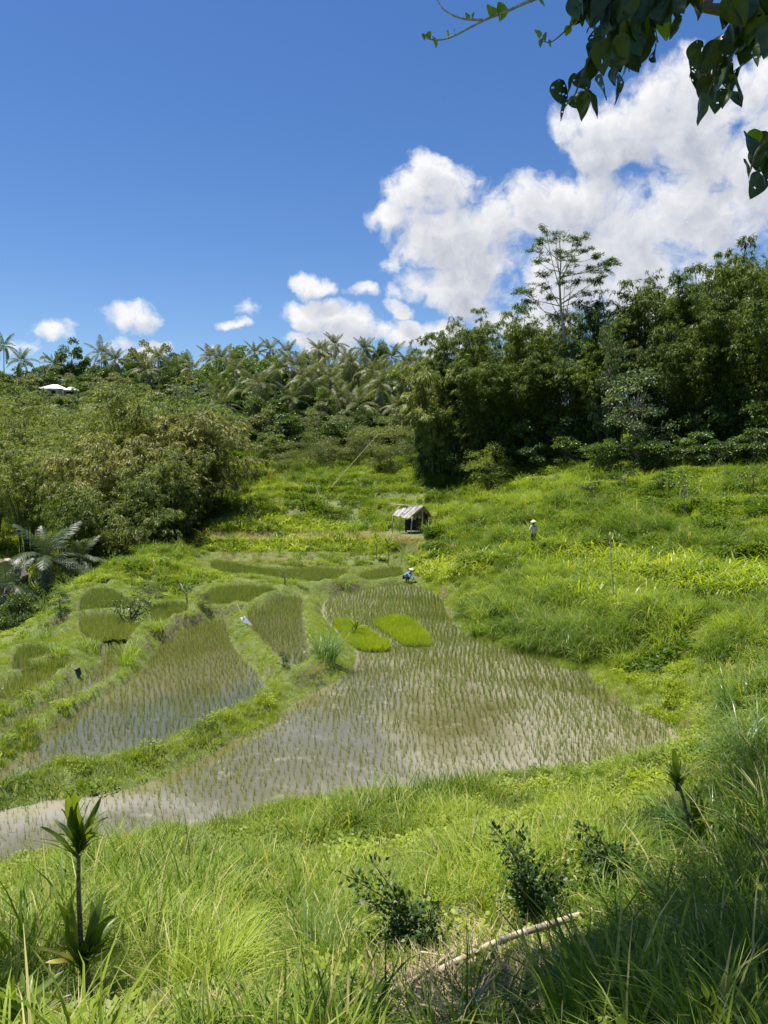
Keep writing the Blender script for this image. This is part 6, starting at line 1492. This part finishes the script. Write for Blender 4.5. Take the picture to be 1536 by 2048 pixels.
def overhead():
    HM = [heart_mesh(i, M['leaf_over'], holes=(0, 1, 3, 5, 2)[i % 5], curl=0.2 + 0.1 * (i % 4)) for i in range(8)]
    HL = [heart_mesh(40 + i, M['leaf_over_painted_lit'], holes=1) for i in range(3)]
    base = Vector((5.6, 1.0, 0)); base.z = Hf(5.6, 1.0) - 0.2
    o = empty('overhanging_tree', tuple(base)); b0 = lambda p: Vector(p) - base; r_ = random.Random(4)
    def limb(pts, r0, r1, mat='bark', nm='branch', sides=7):
        m = MB(); c = crm([tuple(b0(p)) for p in pts], False, 5); m.tube(c, [r0 + (r1 - r0) * i / (len(c) - 1) for i in range(len(c))], sides); return m.build(nm, M[mat], o)
    limb([base, base + Vector((-0.1, 0.3, 2.4)), (5.0, 1.8, 4.2), (3.9, 3.2, 6.2), (2.2, 5.2, 8.2), (0.5, 7.6, 9.6), (-0.4, 10.0, 10.8)], 0.24, 0.05, nm='trunk', sides=10)
    Y = 4.4; A = lambda a, b, dy=0: at(a, b, Y + dy)
    limb([(4.7, 2.4, 4.9), (3.9, 3.6, 4.3), A(1470, -70), A(1490, 20), A(1520, 60), A(1545, 95)], 0.045, 0.018, 'bark', sides=8)
    limb([(3.9, 3.2, 6.2), (3.0, 4.2, 4.6), A(1330, -120), A(1262, -20), A(1258, 60), A(1228, 150)], 0.035, 0.006, 'twig')
    limb([A(1330, -120), A(1230, -40), A(1215, 40), A(1180, 110), A(1150, 190)], 0.016, 0.004, 'twig')
    limb([A(1490, 20), A(1460, 70), A(1440, 130), A(1410, 200)], 0.014, 0.004, 'twig')
    limb([(3.9, 3.2, 6.2), (3.0, 4.0, 3.6), A(1600, 120), A(1560, 240), A(1515, 300), A(1500, 345)], 0.022, 0.004, 'twig')
    limb([A(1262, -20), A(1160, -30), A(1065, 0), A(1015, 22), A(965, 42), A(905, 73), A(870, 80), A(845, 72)], 0.011, 0.003, 'twig_pale', 'twig', 5)
    limb([A(965, 40), A(930, 38), A(905, 30), A(885, 16), A(868, -12)], 0.007, 0.003, 'twig_pale', 'twig', 5)
    limb([A(1215, -20), A(1180, 8), A(1155, 35), A(1130, 62), A(1102, 84), A(1078, 80)], 0.007, 0.002, 'twig', 'twig', 5)
    def leaf(a, b, s, lit=False, down=1.0, dy=None):
        q = link('leaf', r_.choice(HL if lit else HM), o); p = b0(A(a, b, r_.uniform(-0.35, 0.35) if dy is None else dy))
        yaw = r_.uniform(0, 6.283); tilt = r_.uniform(-0.5, 0.5)
        # +Y of the leaf is its tip: hang it down, turned at random about the vertical
        R = Euler((0, 0, yaw)).to_matrix() @ Euler((math.radians(-88 + 35 * r_.random()) * down, tilt, 0)).to_matrix()
        q.matrix_local = Matrix.Translation(p - R @ Vector((0, 0.5 * s, 0))) @ R.to_4x4() @ Matrix.Scale(s, 4)
        if lit: q['label'] = 'yellow-green leaf with sunlight put into its colour'
    main = [(1160,12),(1184,38),(1215,14),(1238,42),(1266,52),(1278,28),(1308,23),(1332,14),(1355,10),(1393,10),(1198,75),(1257,70),(1271,89),(1290,89),(1350,56),(1257,112),(1266,122),(1186,112),(1205,117),(1182,140),(1168,160),(1140,173),(1121,187),(1130,216),(1154,202),(1168,211),(1186,206),(1205,178),(1229,145),(1243,155),(1236,178),(1245,95),(1232,118),(1284,60),(1300,50),(1190,-5),(1170,25),(1250,20),(1225,60)]
    for (a, b) in main: leaf(a, b, r_.uniform(0.10, 0.135))
    for _ in range(60): leaf(r_.uniform(1150, 1330), r_.uniform(-45, 36), r_.uniform(0.11, 0.15))
    for _ in range(14): leaf(r_.gauss(1262, 22), r_.uniform(40, 115), r_.uniform(0.12, 0.16))
    for _ in range(12): leaf(r_.uniform(1330, 1400), r_.uniform(-50, 5), r_.uniform(0.12, 0.16))
    right = [(1449,84),(1482,80),(1445,98),(1519,103),(1528,56),(1500,47),(1393,112),(1385,122),(1423,115),(1458,122),(1400,155),(1430,145),(1435,173),(1470,155),(1472,197),(1402,220),(1435,202),(1420,165),(1415,130),(1448,150),(1505,70),(1520,30),(1490,110),(1460,60),(1425,135),(1442,160),(1460,140),(1412,180),(1395,130),(1475,175),(1452,190),(1520,85)]
    for (a, b) in right: leaf(a, b, r_.uniform(0.11, 0.14))
    for _ in range(40): leaf(r_.uniform(1455, 1560), r_.uniform(-40, 90), r_.uniform(0.12, 0.16))
    for (a, b) in [(1519,319),(1512,372),(1528,338),(1535,300),(1545,330)]: leaf(a, b, r_.uniform(0.12, 0.15))
    for (a, b) in [(1500,286),(1496,342),(1520,290)]: leaf(a, b, 0.12, lit=False)
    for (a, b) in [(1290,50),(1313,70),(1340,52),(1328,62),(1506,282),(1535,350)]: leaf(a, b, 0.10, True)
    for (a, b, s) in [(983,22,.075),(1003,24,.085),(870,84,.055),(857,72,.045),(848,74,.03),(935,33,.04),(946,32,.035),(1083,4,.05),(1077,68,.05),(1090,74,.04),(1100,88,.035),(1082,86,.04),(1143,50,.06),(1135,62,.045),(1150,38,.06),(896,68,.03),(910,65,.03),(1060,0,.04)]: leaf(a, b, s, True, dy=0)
    # rest of the crown, unseen: leaf puffs added along sun rays for slope shade
    rr = np.random.default_rng(77); C, D, Nn = [], [], []; S = np.array(SUN)
    def shade(px, py, lo, hi, n, rad):
        g = np.array(G(px, py)); 
        for _ in range(n):
            t = rr.uniform(lo, hi); p = g + S * t; c = p + rr.normal(0, rad, 3) * np.array([1, 1, 0.4])
            if c[2] > 0.74 * c[1] + 0.2: puff(c)
    def puff(c, k=34, r=0.42):
        q = c + rr.normal(0, r, (k, 3)) * np.array([1, 1, 0.5]); ok = q[:, 2] > 0.70 * q[:, 1]; q = q[ok]
        if len(q): C.append(q - np.array(base)); D.append(unit(len(q), rr) + np.array([0, 0, -0.6])); Nn.append(np.array([0, 0, 1.0]) + 0.7 * unit(len(q), rr))
    SH = [(1536,1950),(1450,2000),(1350,1990),(1260,2060),(1420,1920),(1500,1850),(1330,1930),(1400,1870),(1490,1800),(1536,1770),(1540,2048),(1420,2060),(1240,1970),(1600,1900),(1600,1800),(1600,2000),(1180,2060)]
    for (a, b) in SH: shade(a, b, 9.5, 14.0, 11, 0.72)
    for (a, b) in [(1500,1590),(1450,1620),(1536,1560),(1530,1640),(1600,1600),(1560,1500)]: shade(a, b, 17.5, 21, 16, 0.9)
    for (a, b) in [(20,1960),(60,2000),(0,1920),(-60,1960),(20,2048),(110,2040)]: shade(a, b, 12.5, 15, 9, 0.5)
    C, D, Nn = map(np.concatenate, (C, D, Nn)); n = len(C)
    f = link('foliage', mesh_np('foliage', *leaf_quads(C, D, Nn, 0.17, 0.15, 0.05), M['leaf_over']), o); f['kind'] = 'stuff'
    # limbs that carry that part of the crown
    for (x, y, z) in ((1.0, 6.4, 6.6), (2.6, 5.0, 6.0), (3.4, 2.6, 5.6), (-1.0, 8.5, 8.6), (2.5, 8.0, 8.2), (-3.0, 6.0, 7.4), (1.8, 12.0, 10.8), (3.5, 13.5, 12.0)):
        limb([(3.9, 3.2, 6.2), Vector((3.9, 3.2, 6.2)).lerp(Vector((x, y, z)), 0.5) + Vector((0, 0, 0.7)), (x, y, z)], 0.07, 0.015)
    tag(o, 'overhanging tree with large dark heart-shaped insect-eaten leaves hanging into the sky', 'tree')
overhead()
